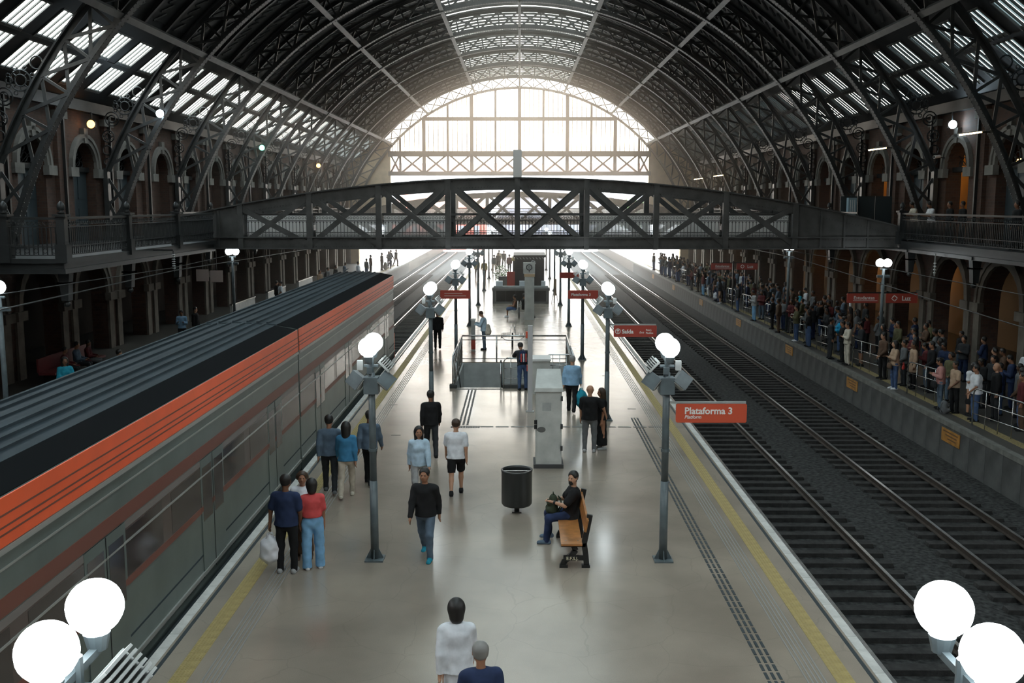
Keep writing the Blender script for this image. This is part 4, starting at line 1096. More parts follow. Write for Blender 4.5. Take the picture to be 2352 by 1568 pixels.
# tripod easel right of the kiosk, ticket pillar left
E_ = thing('easel', 'thin folding easel standing right of the kiosk counter', 'easel', (2.35, 65.6, 0))
for x in (-.22, .22): MB().beam((0, 0, 1.2), (x, -.1, 0), .03, .03).obj('leg', IRON2, E_, world=False)
MB().box(-.05, .1, -.03, .0, .5, 1.6).obj('board', mat('easel wood', (0.25, 0.17, 0.1), 0.6), E_, world=False); MB().beam((0, 0, 1.2), (0, .35, 0), .03, .03).obj('leg', IRON2, E_, world=False)
TP = thing('ticket_pillar', 'narrow red and white pillar in front of the man with the bag', 'pillar', (-2.06, 44.2, 0))
MB().box(-.09, .09, -.09, .09, 0, 1.35).obj('shaft', LGREY, TP, world=False); MB().box(-.095, .095, -.095, .095, .05, .5).obj('red_base', SIGND, TP, world=False); MB().box(-.11, .11, -.11, .11, 1.35, 1.42).obj('cap', WHITE, TP, world=False)

# ================================================================== LEFT PLATFORM FURNITURE
LB = thing('platform_bench', 'dark red bench under the left balcony', 'bench', (-16.9, 37.2, 0))
LR = mat('dim red paint', (0.16, 0.03, 0.03), 0.6)
MB().box(-.3, .3, -2.2, 2.2, .42, .5).obj('seat', LR, LB, world=False); MB().box(-.35, -.28, -2.2, 2.2, .5, 1.0).obj('backrest', LR, LB, world=False)
for y in (-1.9, 0, 1.9): MB().box(-.25, .25, y - .05, y + .05, 0, .42).obj('leg', IRON, LB, world=False)
for i, y in enumerate((38.6, 41.3)):
    T = thing('litter_bin', 'dark square litter bin on the left platform, %s' % ['nearer one', 'farther one'][i], 'bin', (-14.2, y, 0))
    MB().box(-.3, .3, -.35, .35, .05, .95).obj('body', KG, T, world=False); MB().box(-.32, .32, -.37, .37, .95, 1.02).obj('lid', IRON, T, world=False); MB().box(-.2, .2, -.2, .2, 0, .05).obj('foot', IRON, T, world=False)
for i, y in enumerate((58, 66, 75)):
    T = thing('escalator_balustrade', 'sunlit stair balustrade on the left platform, %s' % ['nearest the footbridge', 'middle one', 'farthest one'][i], 'balustrade', (-16.2, y, 0))
    MB().box(-.08, .08, -2.4, 2.4, .1, .85).obj('panel', LGREY, T, world=False); MB().box(-.1, .1, -2.5, 2.5, .85, .92).obj('handrail', STEEL, T, world=False); MB().box(-.15, .15, -2.5, 2.5, 0, .1).obj('base', CONC, T, world=False)
for i, (x, z) in enumerate(((-16.0, 2.4), (-16.75, 2.45))):
    T = thing('paper_notice', 'pale paper notice hanging under the left arch, %s' % ['left of the pair', 'right of the pair'][i], 'notice', (x, 52.5, z))
    MB().box(-.33, .33, -.01, .01, 0, .62).obj('sheet', mat('pink paper', (0.55, 0.44, 0.4), 0.8), T, world=False); MB().box(-.02, .02, -.01, .01, .62, 2.2).obj('cord', IRON, T, world=False)

# ================================================================== OVERHEAD WIRES
WIRE = mat('wire', (0.05, 0.05, 0.05), 0.6, 0.0)
def wire(pts, label, r=.014):
    return tag(MB().tube(pts, r, 5).obj('overhead_wire', WIRE), label, 'wire')
wire([(-7.0, -8, 5.4), (-7.0, 40, 4.3)], 'thin contact wire stretched above the train roof') if False else None
wire([(-12.6, 23.5, 3.95), (-12.3, 35.4, 4.15), (-11.9, 62, 3.9), (-11.5, 100, 3.9)], 'pale wire sagging from the insulator under the left balcony', .02)
wire([(-12.9, 22, 4.3), (-12.3, 35.4, 4.25), (-12.0, 42.8, 4.42)], 'thinner upper wire under the left balcony')
wire([(11.6, 20, 3.6), (11.9, 43.4, 4.2), (12, 90, 4.2)], 'long wire running above the far right track')
wire([(13.2, 20, 4.1), (12.6, 41, 4.35), (12.2, 90, 4.3)], 'upper of the wires above the crowd')
INS = thing('insulator', 'ribbed insulator hanging below the left balcony', 'insulator', (-12.3, 35.4, 4.1))
MB().cyl((0, 0, 0), (0, 0, .75), .025, .025, 6).obj('rod', IRON2, INS, world=False)
for i in range(7): MB().cyl((0, 0, .12 + .08 * i), (0, 0, .15 + .08 * i), .07, .05, 8).obj('rib', LGREY, INS, world=False)
MB().box(-.8, 0, -.03, .03, .75, .8).obj('arm', IRON, INS, world=False)
INS2 = thing('insulator', 'pale bracketed insulator below the right balcony', 'insulator', (16.0, 38.5, 3.75))
MB().cyl((0, 0, 0), (0, 0, .85), .025, .025, 6).obj('rod', LGREY, INS2, world=False)
for i in range(4): MB().cyl((0, 0, .1 + .12 * i), (0, 0, .15 + .12 * i), .06, .05, 8).obj('rib', WHITE, INS2, world=False)
# security cameras on the right
for i, (x, y, z) in enumerate(((17.9, 48.0, 9.7), (18.1, 43.9, 8.5))):
    T = thing('security_camera', ['white security camera beside the second right arch', 'pale security camera inside the nearest right arch'][i], 'camera', (x, y, z))
    MB().cyl((-.2, -.1, 0), (.12, .1, .04), .07, .07, 10).obj('housing', WHITE, T, world=False); MB().beam((.05, .05, 0), (.62, .3, -.05), .04, .04).obj('bracket', IRON, T, world=False); MB().cyl((-.21, -.11, 0), (-.2, -.1, 0), .05, .05, 8).obj('lens', BLACK, T, world=False)
# dark hoarding with a pale blue locker on the right gallery
HB = thing('hoarding', 'dark hoarding boards beside the footbridge on the right balcony', 'hoarding', (16.85, 49.6, ZG))
for i in range(3): MB().box(-1.05 + i * .85, -.23 + i * .85, -.03, .03, .02, 1.95).obj('board', mat('hoarding dark', (0.03, 0.04, 0.045), 0.6), HB, world=False)
LK = thing('locker', 'slim pale blue locker standing against the dark hoarding', 'locker', (16.25, 49.3, ZG + .02))
MB().box(-.2, .2, -.15, .15, 0, 1.85).obj('body', mat('pale blue', (0.25, 0.36, 0.42), 0.5), LK, world=False)
for x in (-.1, .0, .1): MB().box(x - .015, x + .015, -.16, -.15, .1, 1.75).obj('rib', WHITE, LK, world=False)

# ================================================================== OUTSIDE
tag(box(-160, 160, YE + 1, 420, -1.6, -1.3).obj('ground', mat('outside ground', (0.30, 0.28, 0.25), 0.9, 0, .3, .2, .3)), 'bright open ground beyond the hall', kind='structure')
def building(x0, x1, y0, y1, h, label, wall, roofm, nwin, rows, z0=-1.3):
    T = thing('building', label, 'building', ((x0 + x1) / 2, y0, z0)); w = x1 - x0
    MB().box(-w / 2, w / 2, 0, y1 - y0, 0, h).obj('wall', wall, T, world=False)
    MB().prism([(-w / 2 - .5, h), (w / 2 + .5, h), (w / 2 - 2, h + 2.2), (-w / 2 + 2, h + 2.2)], 'y', -.5, y1 - y0).obj('roof', roofm, T, world=False)
    wm = MB().box(-.5, .5, -.08, .02, 0, 1.9).mesh('window', mat('far window', (0.14, 0.16, 0.19), 0.3))
    for r in range(rows):
        for i in range(nwin): link('window', wm, T, (-w / 2 + w * (i + .5) / nwin, 0, 2.2 + r * (h - 2.2) / rows))
PALEW = mat('pale facade', (0.72, 0.74, 0.78), 0.9); PINK = mat('pink facade', (0.42, 0.10, 0.08), 0.9); RTILE = mat('far red tile', (0.60, 0.32, 0.26), 0.9)
building(-40, 44, 250, 275, 15.5, 'long pale building with rows of windows beyond the far arch', PALEW, RTILE, 22, 4)
building(-22, -6, 172, 184, 7.2, 'low pink-red building seen under the footbridge truss', PINK, RTILE, 6, 1)
building(-4, 16, 186, 198, 9.0, 'grey-blue building right of the pink one', mat('grey-blue facade', (0.20, 0.22, 0.28), 0.9), mat('grey roof', (0.17, 0.18, 0.21), 0.9), 8, 2)
for i, (x, y, h) in enumerate(((-30, 175, 10), (-19, 192, 10), (22, 195, 9))):
    T = thing('tree', ['leafy green tree left of the pink building', 'second leafy tree behind the pink building', 'green tree beside the grey-blue building'][i], 'tree', (x, y, -1.3))
    MB().cyl((0, 0, 0), (0, 0, h * .6), .3, .15, 8).obj('trunk', SLEEP, T, world=False)
    lf = MB()
    for q in range(700):
        u = rnd.uniform(-1, 1); t = rnd.uniform(0, 2 * PI); r = rnd.random() ** .4
        c = Vector((3.2 * r * math.sqrt(1 - u * u) * math.cos(t), 3.2 * r * math.sqrt(1 - u * u) * math.sin(t), h * .65 + 3 * r * u))
        a = Vector((rnd.uniform(-1, 1), rnd.uniform(-1, 1), rnd.uniform(-1, 1))).normalized() * .45; b = a.orthogonal().normalized() * .3
        lf.add([c - a, c + b, c + a, c - b], [(0, 1, 2, 3)])
    tag(lf.obj('foliage', LEAF, T, world=False), kind='stuff')
# ================================================================== PEOPLE
# Figures are grown as smooth unions of tapered limbs, meshed with surface nets: one continuous body, clothes and hair as fitted shells.
class Field:
    def __init__(s, lo, hi, h):
        s.h = h; s.lo = np.array(lo, float); n = np.ceil((np.array(hi) - s.lo) / h).astype(int) + 1
        s.n = n; s.D = np.full(tuple(n), 1.0, np.float32)
        s.ax = [(s.lo[i] + h * np.arange(n[i])).astype(np.float32) for i in range(3)]
    def sub(s, lo, hi):
        a = np.maximum(0, np.floor((np.array(lo) - s.lo) / s.h).astype(int)); b = np.minimum(s.n, np.ceil((np.array(hi) - s.lo) / s.h).astype(int) + 1)
        if (b <= a).any(): return None
        sl = tuple(slice(a[i], b[i]) for i in range(3))
        X, Y, Z = np.meshgrid(*[s.ax[i][sl[i]] for i in range(3)], indexing='ij')
        return sl, X, Y, Z
    def cone(s, a, b, ra, rb, k=.03, sx=1.0, sy=1.0, cut=False):
        a = np.array(a, float); b = np.array(b, float); R = max(ra, rb) * max(sx, sy, 1) + .05 + k
        g = s.sub(np.minimum(a, b) - R, np.maximum(a, b) + R)
        if g is None: return s
        sl, X, Y, Z = g
        d = b - a
        px, py, pz = X - a[0], Y - a[1], Z - a[2]
        t = np.clip((px * d[0] + py * d[1] + pz * d[2]) / max(1e-9, float(d @ d)), 0, 1)
        qx, qy, qz = (px - t * d[0]) / sx, (py - t * d[1]) / sy, pz - t * d[2]
        dist = np.sqrt(qx * qx + qy * qy + qz * qz) - (ra + (rb - ra) * t)
        o = s.D[sl]
        if cut: s.D[sl] = np.maximum(o, -dist); return s
        hh = np.clip(.5 + .5 * (o - dist) / k, 0, 1)
        s.D[sl] = o * (1 - hh) + dist * hh - k * hh * (1 - hh)
        return s
    def plane_cut(s, p, n):
        p = np.array(p, float); n = np.array(n, float); n = n / np.linalg.norm(n)
        X = (s.ax[0] - p[0])[:, None, None] * n[0] + (s.ax[1] - p[1])[None, :, None] * n[1] + (s.ax[2] - p[2])[None, None, :] * n[2]
        s.D = np.maximum(s.D, X.astype(np.float32)); return s
    def wrinkle(s, amp):
        w = np.sin(s.ax[0] * 37)[:, None, None] * np.sin(s.ax[2] * 29 + 1)[None, None, :] + np.sin(s.ax[1] * 41)[None, :, None] * np.sin(s.ax[2] * 23)[None, None, :]
        s.D = s.D + (amp * w).astype(np.float32); return s
    def net(s):
        D = s.D; neg = D < 0
        nx, ny, nz = D.shape
        cnt = np.zeros((nx - 1, ny - 1, nz - 1), np.int8)
        for i in (0, 1):
            for j in (0, 1):
                for k in (0, 1): cnt += neg[i:nx - 1 + i, j:ny - 1 + j, k:nz - 1 + k]
        act = (cnt > 0) & (cnt < 8)
        I = np.argwhere(act)
        if len(I) == 0: return np.zeros((0, 3)), np.zeros((0, 4), int)
        idx = np.full(act.shape, -1, np.int64); idx[act] = np.arange(len(I))
        acc = np.zeros((len(I), 3)); num = np.zeros(len(I))
        C = [(i, j, k) for i in (0, 1) for j in (0, 1) for k in (0, 1)]
        for c0 in C:
            for ax in range(3):
                if c0[ax]: continue
                c1 = list(c0); c1[ax] = 1
                d0 = D[I[:, 0] + c0[0], I[:, 1] + c0[1], I[:, 2] + c0[2]]; d1 = D[I[:, 0] + c1[0], I[:, 1] + c1[1], I[:, 2] + c1[2]]
                m = (d0 < 0) != (d1 < 0); t = np.where(m, d0 / np.where(m, d0 - d1, 1), 0)
                p = np.tile(np.array(c0, float), (len(I), 1)); p[:, ax] += t
                acc[m] += p[m]; num[m] += 1
        V = s.lo + (I + acc / num[:, None]) * s.h
        F = []
        for ax in range(3):
            o1, o2 = [(1, 2), (2, 0), (0, 1)][ax]
            sl0 = [slice(None)] * 3; sl1 = [slice(None)] * 3
            sl0[ax] = slice(0, -1); sl1[ax] = slice(1, None)
            A = neg[tuple(sl0)]; B = neg[tuple(sl1)]
            E = np.argwhere(A != B)
            E = E[(E[:, o1] > 0) & (E[:, o2] > 0) & (E[:, o1] < D.shape[o1] - 1) & (E[:, o2] < D.shape[o2] - 1)]
            if len(E) == 0: continue
            flip = A[E[:, 0], E[:, 1], E[:, 2]]
            def cell(a, b):
                q = E.copy(); q[:, o1] -= a; q[:, o2] -= b; return idx[q[:, 0], q[:, 1], q[:, 2]]
            quad = np.stack([cell(1, 1), cell(0, 1), cell(0, 0), cell(1, 0)], 1)
            quad[~flip] = quad[~flip][:, ::-1]
            F.append(quad)
        return V, np.concatenate(F)
    def mesh(s, name, m):
        V, F = s.net()
        me = bpy.data.meshes.new(name)
        me.vertices.add(len(V)); me.vertices.foreach_set('co', V.astype(np.float32).ravel())
        me.loops.add(len(F) * 4); me.loops.foreach_set('vertex_index', F.astype(np.int32).ravel())
        me.polygons.add(len(F)); me.polygons.foreach_set('loop_start', np.arange(0, len(F) * 4, 4, dtype=np.int32))
        me.polygons.foreach_set('use_smooth', np.ones(len(F), bool))
        me.update(calc_edges=True); me.validate()
        me.materials.append(m)
        return me

def nrm(v): v = np.array(v, float); return v / np.linalg.norm(v)
DOWN = (0, 0, -1)
POSES = {
 'stand':   dict(ua=[(.16, .02, -1), (-.16, .02, -1)], fa=[(.06, .18, -1), (-.06, .18, -1)]),
 'relaxed': dict(ua=[(.2, -.05, -1), (-.14, .1, -1)], fa=[(.1, .25, -1), (.25, .6, -.6)], th=[(.05, .06, -1), (-.1, -.02, -1)]),
 'walk':    dict(ua=[(.14, .32, -1), (-.14, -.36, -1)], fa=[(.04, .55, -1), (-.06, -.05, -1)], th=[(.02, -.30, -1), (-.02, .38, -1)], sh=[(0, -.62, -1), (0, -.06, -1)], lean=.05),
 'walk2':   dict(ua=[(.14, -.30, -1), (-.14, .32, -1)], fa=[(.04, .0, -1), (-.04, .5, -1)], th=[(.02, .34, -1), (-.02, -.26, -1)], sh=[(0, -.04, -1), (0, -.55, -1)], lean=.05),
 'phone':   dict(ua=[(.14, .12, -1), (-.14, .12, -1)], fa=[(-.35, .85, .35), (.35, .85, .3)], nod=.5),
 'crossed': dict(ua=[(.2, .3, -1), (-.2, .3, -1)], fa=[(-.85, .42, .12), (.85, .5, .2)]),
 'bag':     dict(ua=[(.25, .0, -1), (-.1, .1, -1)], fa=[(.18, .1, -1), (.2, .7, -.5)]),
 'bagl':    dict(ua=[(.2, .1, -1), (-.34, -.02, -1)], fa=[(-.2, .5, -.8), (-.12, .05, -1)]),
 'embrace': dict(ua=[(.5, .25, -.7), (-.16, .1, -1)], fa=[(.2, .5, -.85), (-.06, .2, -1)]),
 'lean':    dict(ua=[(.2, .75, -.65), (-.2, .75, -.65)], fa=[(-.35, .8, -.1), (.35, .8, -.1)], lean=.55, nod=.3),
 'tend':    dict(ua=[(.14, .45, -1), (-.14, .45, -1)], fa=[(-.1, .9, .25), (.1, .9, .25)], nod=.55, lean=.08),
 'sit':     dict(ua=[(.18, .3, -1), (-.18, .3, -1)], fa=[(-.25, .9, -.1), (.25, .9, -.1)], th=[(.08, 1, -.06), (-.08, 1, -.06)], sh=[(.02, .02, -1), (-.02, .02, -1)], lean=-.08, nod=.2),
 'sitbag':  dict(ua=[(.22, .62, -.8), (-.22, .62, -.8)], fa=[(-.45, .85, .05), (.5, .8, .12)], th=[(.1, 1, -.02), (-.12, 1, -.08)], sh=[(.02, -.05, -1), (-.02, .1, -1)], lean=-.1, turn=-.9),
}
FIG = {}
def figure(pose='stand', build=1.0, fem=False, hair='short', top='short', bottom='trousers', vox=.022, face=False):
    key = (pose, build, fem, hair, top, bottom, vox)
    if key in FIG: return FIG[key]
    P = POSES[pose]; bw = build
    lean = P.get('lean', 0); spine = nrm((0, math.sin(lean), math.cos(lean)))
    th = P.get('th', [(.05, .03, -1), (-.05, -.02, -1)]); sh = P.get('sh', [(.01, -.06, -1), (-.01, -.06, -1)])
    pel = np.array((0, 0, .0))
    hipw = (.095 if not fem else .1) * (.6 + .4 * bw); shw = (.185 if not fem else .162) * (.7 + .3 * bw)
    hips = [pel + (hipw, 0, 0), pel + (-hipw, 0, 0)]
    knees = [hips[i] + nrm(th[i]) * .43 for i in (0, 1)]; ank = [knees[i] + nrm(sh[i]) * .42 for i in (0, 1)]
    ground = min(a[2] for a in ank) - .085
    off = np.array((0, 0, -ground))
    pel = pel + off; hips = [x + off for x in hips]; knees = [x + off for x in knees]; ank = [x + off for x in ank]
    waist = pel + spine * .16; chest = pel + spine * .36; neck = pel + spine * .52; nod = P.get('nod', 0); turn = P.get('turn', 0)
    hd = nrm((0, math.sin(lean * .6 + nod * .55), math.cos(lean * .6 + nod * .55)))
    nb_ = neck + hd * .07; head = neck + hd * .2 + np.array((0, .025, 0))
    fwd = nrm((math.sin(turn), math.cos(turn), -.45 * nod)); upv = hd
    side = np.cross(fwd, upv)
    shs = [chest + spine * .1 + np.array((shw, 0, 0)), chest + spine * .1 + np.array((-shw, 0, 0))]
    elb = [shs[i] + nrm(P['ua'][i]) * .285 for i in (0, 1)]; wri = [elb[i] + nrm(P['fa'][i]) * .25 for i in (0, 1)]
    allp = np.array([pel, head + upv * .15] + hips + knees + ank + shs + elb + wri)
    ln = .32
    lo = allp.min(0) - (.3, ln, .14); hi = allp.max(0) + (.3, ln, .1)
    lo[2] = min(lo[2], -.03)
    # ---- body
    f = Field(lo, hi, vox)
    f.cone(pel + spine * .02, waist, .125 * bw, .115 * bw, .04, 1.22); f.cone(waist, chest + spine * .04, .112 * bw, .125 * bw, .05, 1.3)
    f.cone(shs[0] - (.05, 0, 0), shs[1] + (.05, 0, 0), .068, .068, .05)
    f.cone(neck - spine * .02, nb_ + hd * .03, .056, .052, .03)
    f.cone(head - upv * .035 + fwd * .008, head + upv * .035 - fwd * .012, .083, .092, .02)
    f.cone(head - upv * .085 + fwd * .035, head - upv * .05 + fwd * .035, .045, .055, .03)        # jaw
    f.cone(head + upv * .0 + fwd * .085, head - upv * .03 + fwd * .106, .010, .016, .015)           # nose
    f.cone(head + upv * .022 + fwd * .078 + side * .03, head + upv * .022 + fwd * .078 - side * .03, .014, .014, .012)   # brow
    f.cone(head - upv * .058 + fwd * .086 + side * .018, head - upv * .058 + fwd * .086 - side * .018, .009, .009, .008)  # lips
    for q in (-1, 1): f.cone(head + side * q * .085 + upv * .015, head + side * q * .088 - upv * .02, .018, .012, .008)       # ears
    for i in (0, 1):
        f.cone(hips[i], knees[i], .088 * bw, .058, .035); f.cone(knees[i], knees[i] + (ank[i] - knees[i]) * .35, .056, .056, .02); f.cone(knees[i] + (ank[i] - knees[i]) * .3, ank[i], .056, .036, .02)
        f.cone(ank[i], ank[i] + np.array((0, .03, -.05)), .036, .036, .02); f.cone(ank[i] + (0, -.03, -.05), ank[i] + (0, .14, -.062), .034, .026, .02)
        f.cone(shs[i], elb[i], .052, .042, .03); f.cone(elb[i], wri[i], .041, .028, .02)
        d = nrm(P['fa'][i]); u = np.array((1., 0, 0)); u = u - d * (u @ d); 
        if np.linalg.norm(u) < .2: u = np.array((0, 0, 1.)) - d * d[2]
        u = nrm(u); w_ = np.cross(d, u)
        if abs(d[2]) > .7:                                          # hanging hand: palm towards the thigh
            u, w_ = np.cross(d, u), u
        palm = wri[i] + d * .075
        f.cone(wri[i], palm - u * .015, .026, .026, .012); f.cone(wri[i] + u * .01, palm + u * .022, .024, .022, .012)
        curl = w_ * (-.35 if i == 0 else .35) * (1 if (w_[1] * (1 if i else -1)) > 0 else -1)
        for q, ln_ in enumerate((.062, .074, .07, .052)):
            b0 = palm + u * (-.036 + .0235 * q) + d * .01
            m1 = b0 + nrm(d + curl * .3) * ln_ * .55; m2 = m1 + nrm(d + curl * 1.5) * ln_ * .5
            f.cone(b0, m1, .0105, .0095, .006); f.cone(m1, m2, .0095, .008, .004)
        f.cone(wri[i] + d * .03 + u * .022, wri[i] + d * .07 + u * .05, .014, .011, .012); f.cone(wri[i] + d * .07 + u * .05, wri[i] + d * .1 + u * .052 + curl * .02, .011, .009, .006)
    M = {'body': f.mesh('person', SKIN[0])}
    # ---- top
    f = Field(lo, hi, vox); e = .018
    hem = {'crop': .1, 'short': -.06, 'long': -.06, 'vest': .0, 'coat': -.3, 'hood': -.06}[top]
    base = pel + spine * hem
    f.cone(base, waist, (.138 + (.02 if hem < 0 else 0)) * bw + e * .4, .122 * bw + e, .05, 1.24); f.cone(waist, chest + spine * .04, .118 * bw + e, .128 * bw + e, .05, 1.3)
    f.cone(shs[0] - (.05, 0, 0), shs[1] + (.05, 0, 0), .072 + e * .6, .072 + e * .6, .05)
    f.cone(neck - spine * .05, neck + spine * .0, .085, .06, .03)
    if fem: f.cone(chest + np.array((.07, .085, -.02)), chest + np.array((-.07, .085, -.02)), .07, .07, .05)
    if top != 'vest':
        for i in (0, 1):
            if top in ('short', 'crop'):
                mid = shs[i] + (elb[i] - shs[i]) * .72; f.cone(shs[i], mid, .064 + e, .062 + e * .7, .03); f.plane_cut(mid + (elb[i] - shs[i]) * .1, elb[i] - shs[i]) if False else None
            else:
                f.cone(shs[i], elb[i], .06 + e, .05 + e, .03); f.cone(elb[i], wri[i], .05 + e, .034 + e * .8, .02)
    if top == 'hood': f.cone(neck - np.array((.06, .07, 0)), neck + np.array((.06, -.07, .02)), .06, .06, .04)
    f.wrinkle(.0035)
    f.plane_cut(base, -spine); f.plane_cut(neck + spine * .03, spine)
    M['top'] = f.mesh('top', SKIN[0])
    # ---- bottom
    f = Field(lo, hi, vox)
    f.cone(pel + spine * -.02, pel + spine * .1, .135 * bw, .122 * bw, .04, 1.22)
    if bottom in ('trousers', 'wide', 'shorts'):
        for i in (0, 1):
            wd = {'trousers': .0, 'wide': .02, 'shorts': .015}[bottom]
            f.cone(hips[i], knees[i], .1 * bw + wd * .5, .074 + wd, .04)
            if bottom != 'shorts': f.cone(knees[i], ank[i] + (ank[i] - knees[i]) * .06, .073 + wd, (.058 if bottom == 'trousers' else .09), .03)
            else: f.plane_cut(knees[i] + (hips[i] - knees[i]) * .08, (knees[i] - hips[i])) if 'sit' not in pose else None
    else:
        L = .55 if bottom == 'skirt' else .8
        f.cone(pel, pel - np.array((0, 0, L)), .13 * bw, .17, .05, 1.15)
        f.plane_cut(pel - np.array((0, 0, L)), (0, 0, -1))
    f.plane_cut((0, 0, .035), (0, 0, -1)); f.plane_cut(pel + spine * .12, spine)
    f.wrinkle(.004)
    M['bottom'] = f.mesh('bottom', SKIN[0])
    # ---- shoes
    for i in (0, 1):
        f = Field(np.array(ank[i]) - (.11, .16, .13), np.array(ank[i]) + (.11, .26, .1), min(vox, .016))
        f.cone(ank[i] + (0, -.045, -.045), ank[i] + (0, .135, -.055), .046, .036, .03, 1.0); f.cone(ank[i] + (0, 0, 0), ank[i] + (0, 0, -.03), .05, .05, .03)
        f.cone(ank[i] + (0, -.045, -.066), ank[i] + (0, .15, -.066), .043, .038, .01, 1.1)
        f.plane_cut(ank[i] + (0, 0, -.083), (0, 0, -1))
        M['shoe%d' % i] = f.mesh('shoe', SKIN[0])
    # ---- hair
    if hair != 'bald':
        f = Field(head - .3, head + .3, min(vox, .016)); 
        if hair in ('long', 'bob'): f = Field(head - (.25, .25, .5), head + .3, min(vox, .016))
        f.cone(head - upv * .0 - fwd * .012, head + upv * .042 - fwd * .014, .094, .101, .02)
        if hair == 'long':
            f.cone(head - fwd * .05, head - fwd * .085 - np.array((0, 0, .3)), .088, .075, .04, 1.25)
            for q in (-1, 1): f.cone(head + side * q * .07 - fwd * .02, head + side * q * .075 - np.array((0, 0, .2)) - fwd * .01, .04, .03, .03)
        if hair == 'bob': f.cone(head - fwd * .03, head - fwd * .05 - np.array((0, 0, .1)), .098, .08, .04, 1.12)
        if hair == 'bun': f.cone(head - fwd * .1 + upv * .05, head - fwd * .12 + upv * .06, .045, .045, .03)
        if hair == 'curly':
            for q in range(9):
                t_ = q * .7; f.cone(head - fwd * .03 + upv * (.03 + .02 * math.sin(q * 2)) + side * .07 * math.cos(t_) - fwd * .05 * math.sin(t_), head - fwd * .05 + side * .08 * math.cos(t_), .05, .05, .02)
        f.cone(head + fwd * .115 - upv * .075, head + fwd * .1 + upv * .012, .1, .068, .02, cut=True)
        if hair in ('short', 'fade'): f.plane_cut(head - upv * (.03 if hair == 'short' else .01) , -upv + fwd * .5)
        M['hair'] = f.mesh('hair', SKIN[0])
    M['head'] = head; M['fwd'] = fwd; M['up'] = upv; M['side'] = side; M['wri'] = wri; M['pel'] = pel; M['fa'] = P['fa']; M['chest'] = chest
    FIG[key] = M
    return M

def cloth(c):
    return mat('cloth %.3f %.3f %.3f' % c, c, 0.85, 0, 0.25, 0.18, 7)
HAIRC = {'black': (0.012, 0.010, 0.009), 'brown': (0.045, 0.024, 0.013), 'grey': (0.22, 0.21, 0.2), 'cap': (0.03, 0.03, 0.035)}
EYE = mat('eye dark', (0.015, 0.012, 0.01), 0.3)
eye_mesh = MB().sphere((0, 0, 0), .0115, 6).mesh('eye', EYE, True)
C = dict(black=(.012, .012, .013), dark=(.03, .032, .036), navy=(.022, .035, .085), grey=(.13, .135, .14), lgrey=(.34, .34, .34), white=(.68, .69, .72), jeans=(.06, .10, .20), ljeans=(.20, .40, .62), pale=(.42, .55, .66), coral=(.62, .085, .085), maroon=(.10, .02, .022), beige=(.48, .42, .34), tan=(.42, .29, .20), brown=(.10, .06, .04), olive=(.10, .095, .05), blue=(.05, .20, .36), teal=(.02, .26, .36), pink=(.45, .22, .20), cream=(.55, .50, .42), sky=(.25, .42, .60), slate=(.10, .14, .19), yellow=(.34, .28, .12), red=(.30, .03, .025))
def person(label, loc, face_deg, pose='stand', h=1.72, build=1.0, fem=False, hair='short', hairc='black', top='short', bottom='trousers', tc='dark', bc='dark', sc='black', skin=1, vox=.022, group=None):
    M = figure(pose, build, fem, hair, top, bottom, vox)
    s = h / 1.76
    o = link('person', M['body'], None, loc, (0, 0, math.radians(face_deg))); o.scale = (s, s, s)
    setmat(o, SKIN[skin]); tag(o, label, 'person', group)
    for nm, key, m in ((('dress' if bottom == 'dress' else 'top'), 'top', cloth(C[tc])), (({'trousers': 'trousers', 'wide': 'trousers', 'shorts': 'shorts', 'skirt': 'skirt', 'dress': 'skirt'})[bottom], 'bottom', cloth(C[bc])), ('shoe', 'shoe0', cloth(C[sc])), ('shoe', 'shoe1', cloth(C[sc]))):
        c = link(nm, M[key], o); setmat(c, m)
    if 'hair' in M: c = link('hair', M['hair'], o); setmat(c, mat('hair ' + hairc, HAIRC[hairc], 0.5))
    if vox < .02:
        for q in (-1, 1): link('eye', eye_mesh, o, tuple(M['head'] + M['fwd'] * .083 + M['side'] * q * .032 + M['up'] * .003))
    return o
def hand_world(o, pose_key, i, ext=.09):
    pass

NV = .0125
# --- group of three by the train
person('man in a navy t-shirt and black trousers seen from behind, beside the train', (-4.12, 17.0, 0), -8, 'bagl', 1.76, 1.08, hair='short', top='short', tc='navy', bc='black', sc='lgrey', skin=2, vox=NV)
person('woman in a coral off-shoulder top and light blue wide jeans', (-3.70, 17.2, 0), 18, 'stand', 1.64, 1.0, True, 'bob', 'black', 'crop', 'wide', 'coral', 'ljeans', 'white', 1, NV)
person('woman in a white top facing the viewer between the couple by the train', (-3.98, 17.72, 0), 190, 'stand', 1.63, .98, True, 'curly', 'brown', 'short', 'dress', 'white', 'brown', 'brown', 1, NV)
# --- walkers near the train
person('man in a grey-blue shirt and dark trousers walking beside the train, leftmost of three', (-4.3, 22.0, 0), 8, 'walk', 1.78, 1.05, tc='slate', bc='dark', sc='grey', top='long', skin=1, vox=NV)
person('woman in a bright blue jacket and beige trousers walking away', (-3.86, 21.65, 0), 4, 'walk2', 1.70, 1.0, True, 'long', 'black', 'long', 'trousers', 'blue', 'beige', 'cream', 1, NV)
person('person in a grey jacket and black trousers half hidden by the nearest left lamp post', (-3.5, 22.7, 0), -6, 'walk', 1.74, 1.0, tc='slate', bc='black', top='long', skin=2, vox=NV)
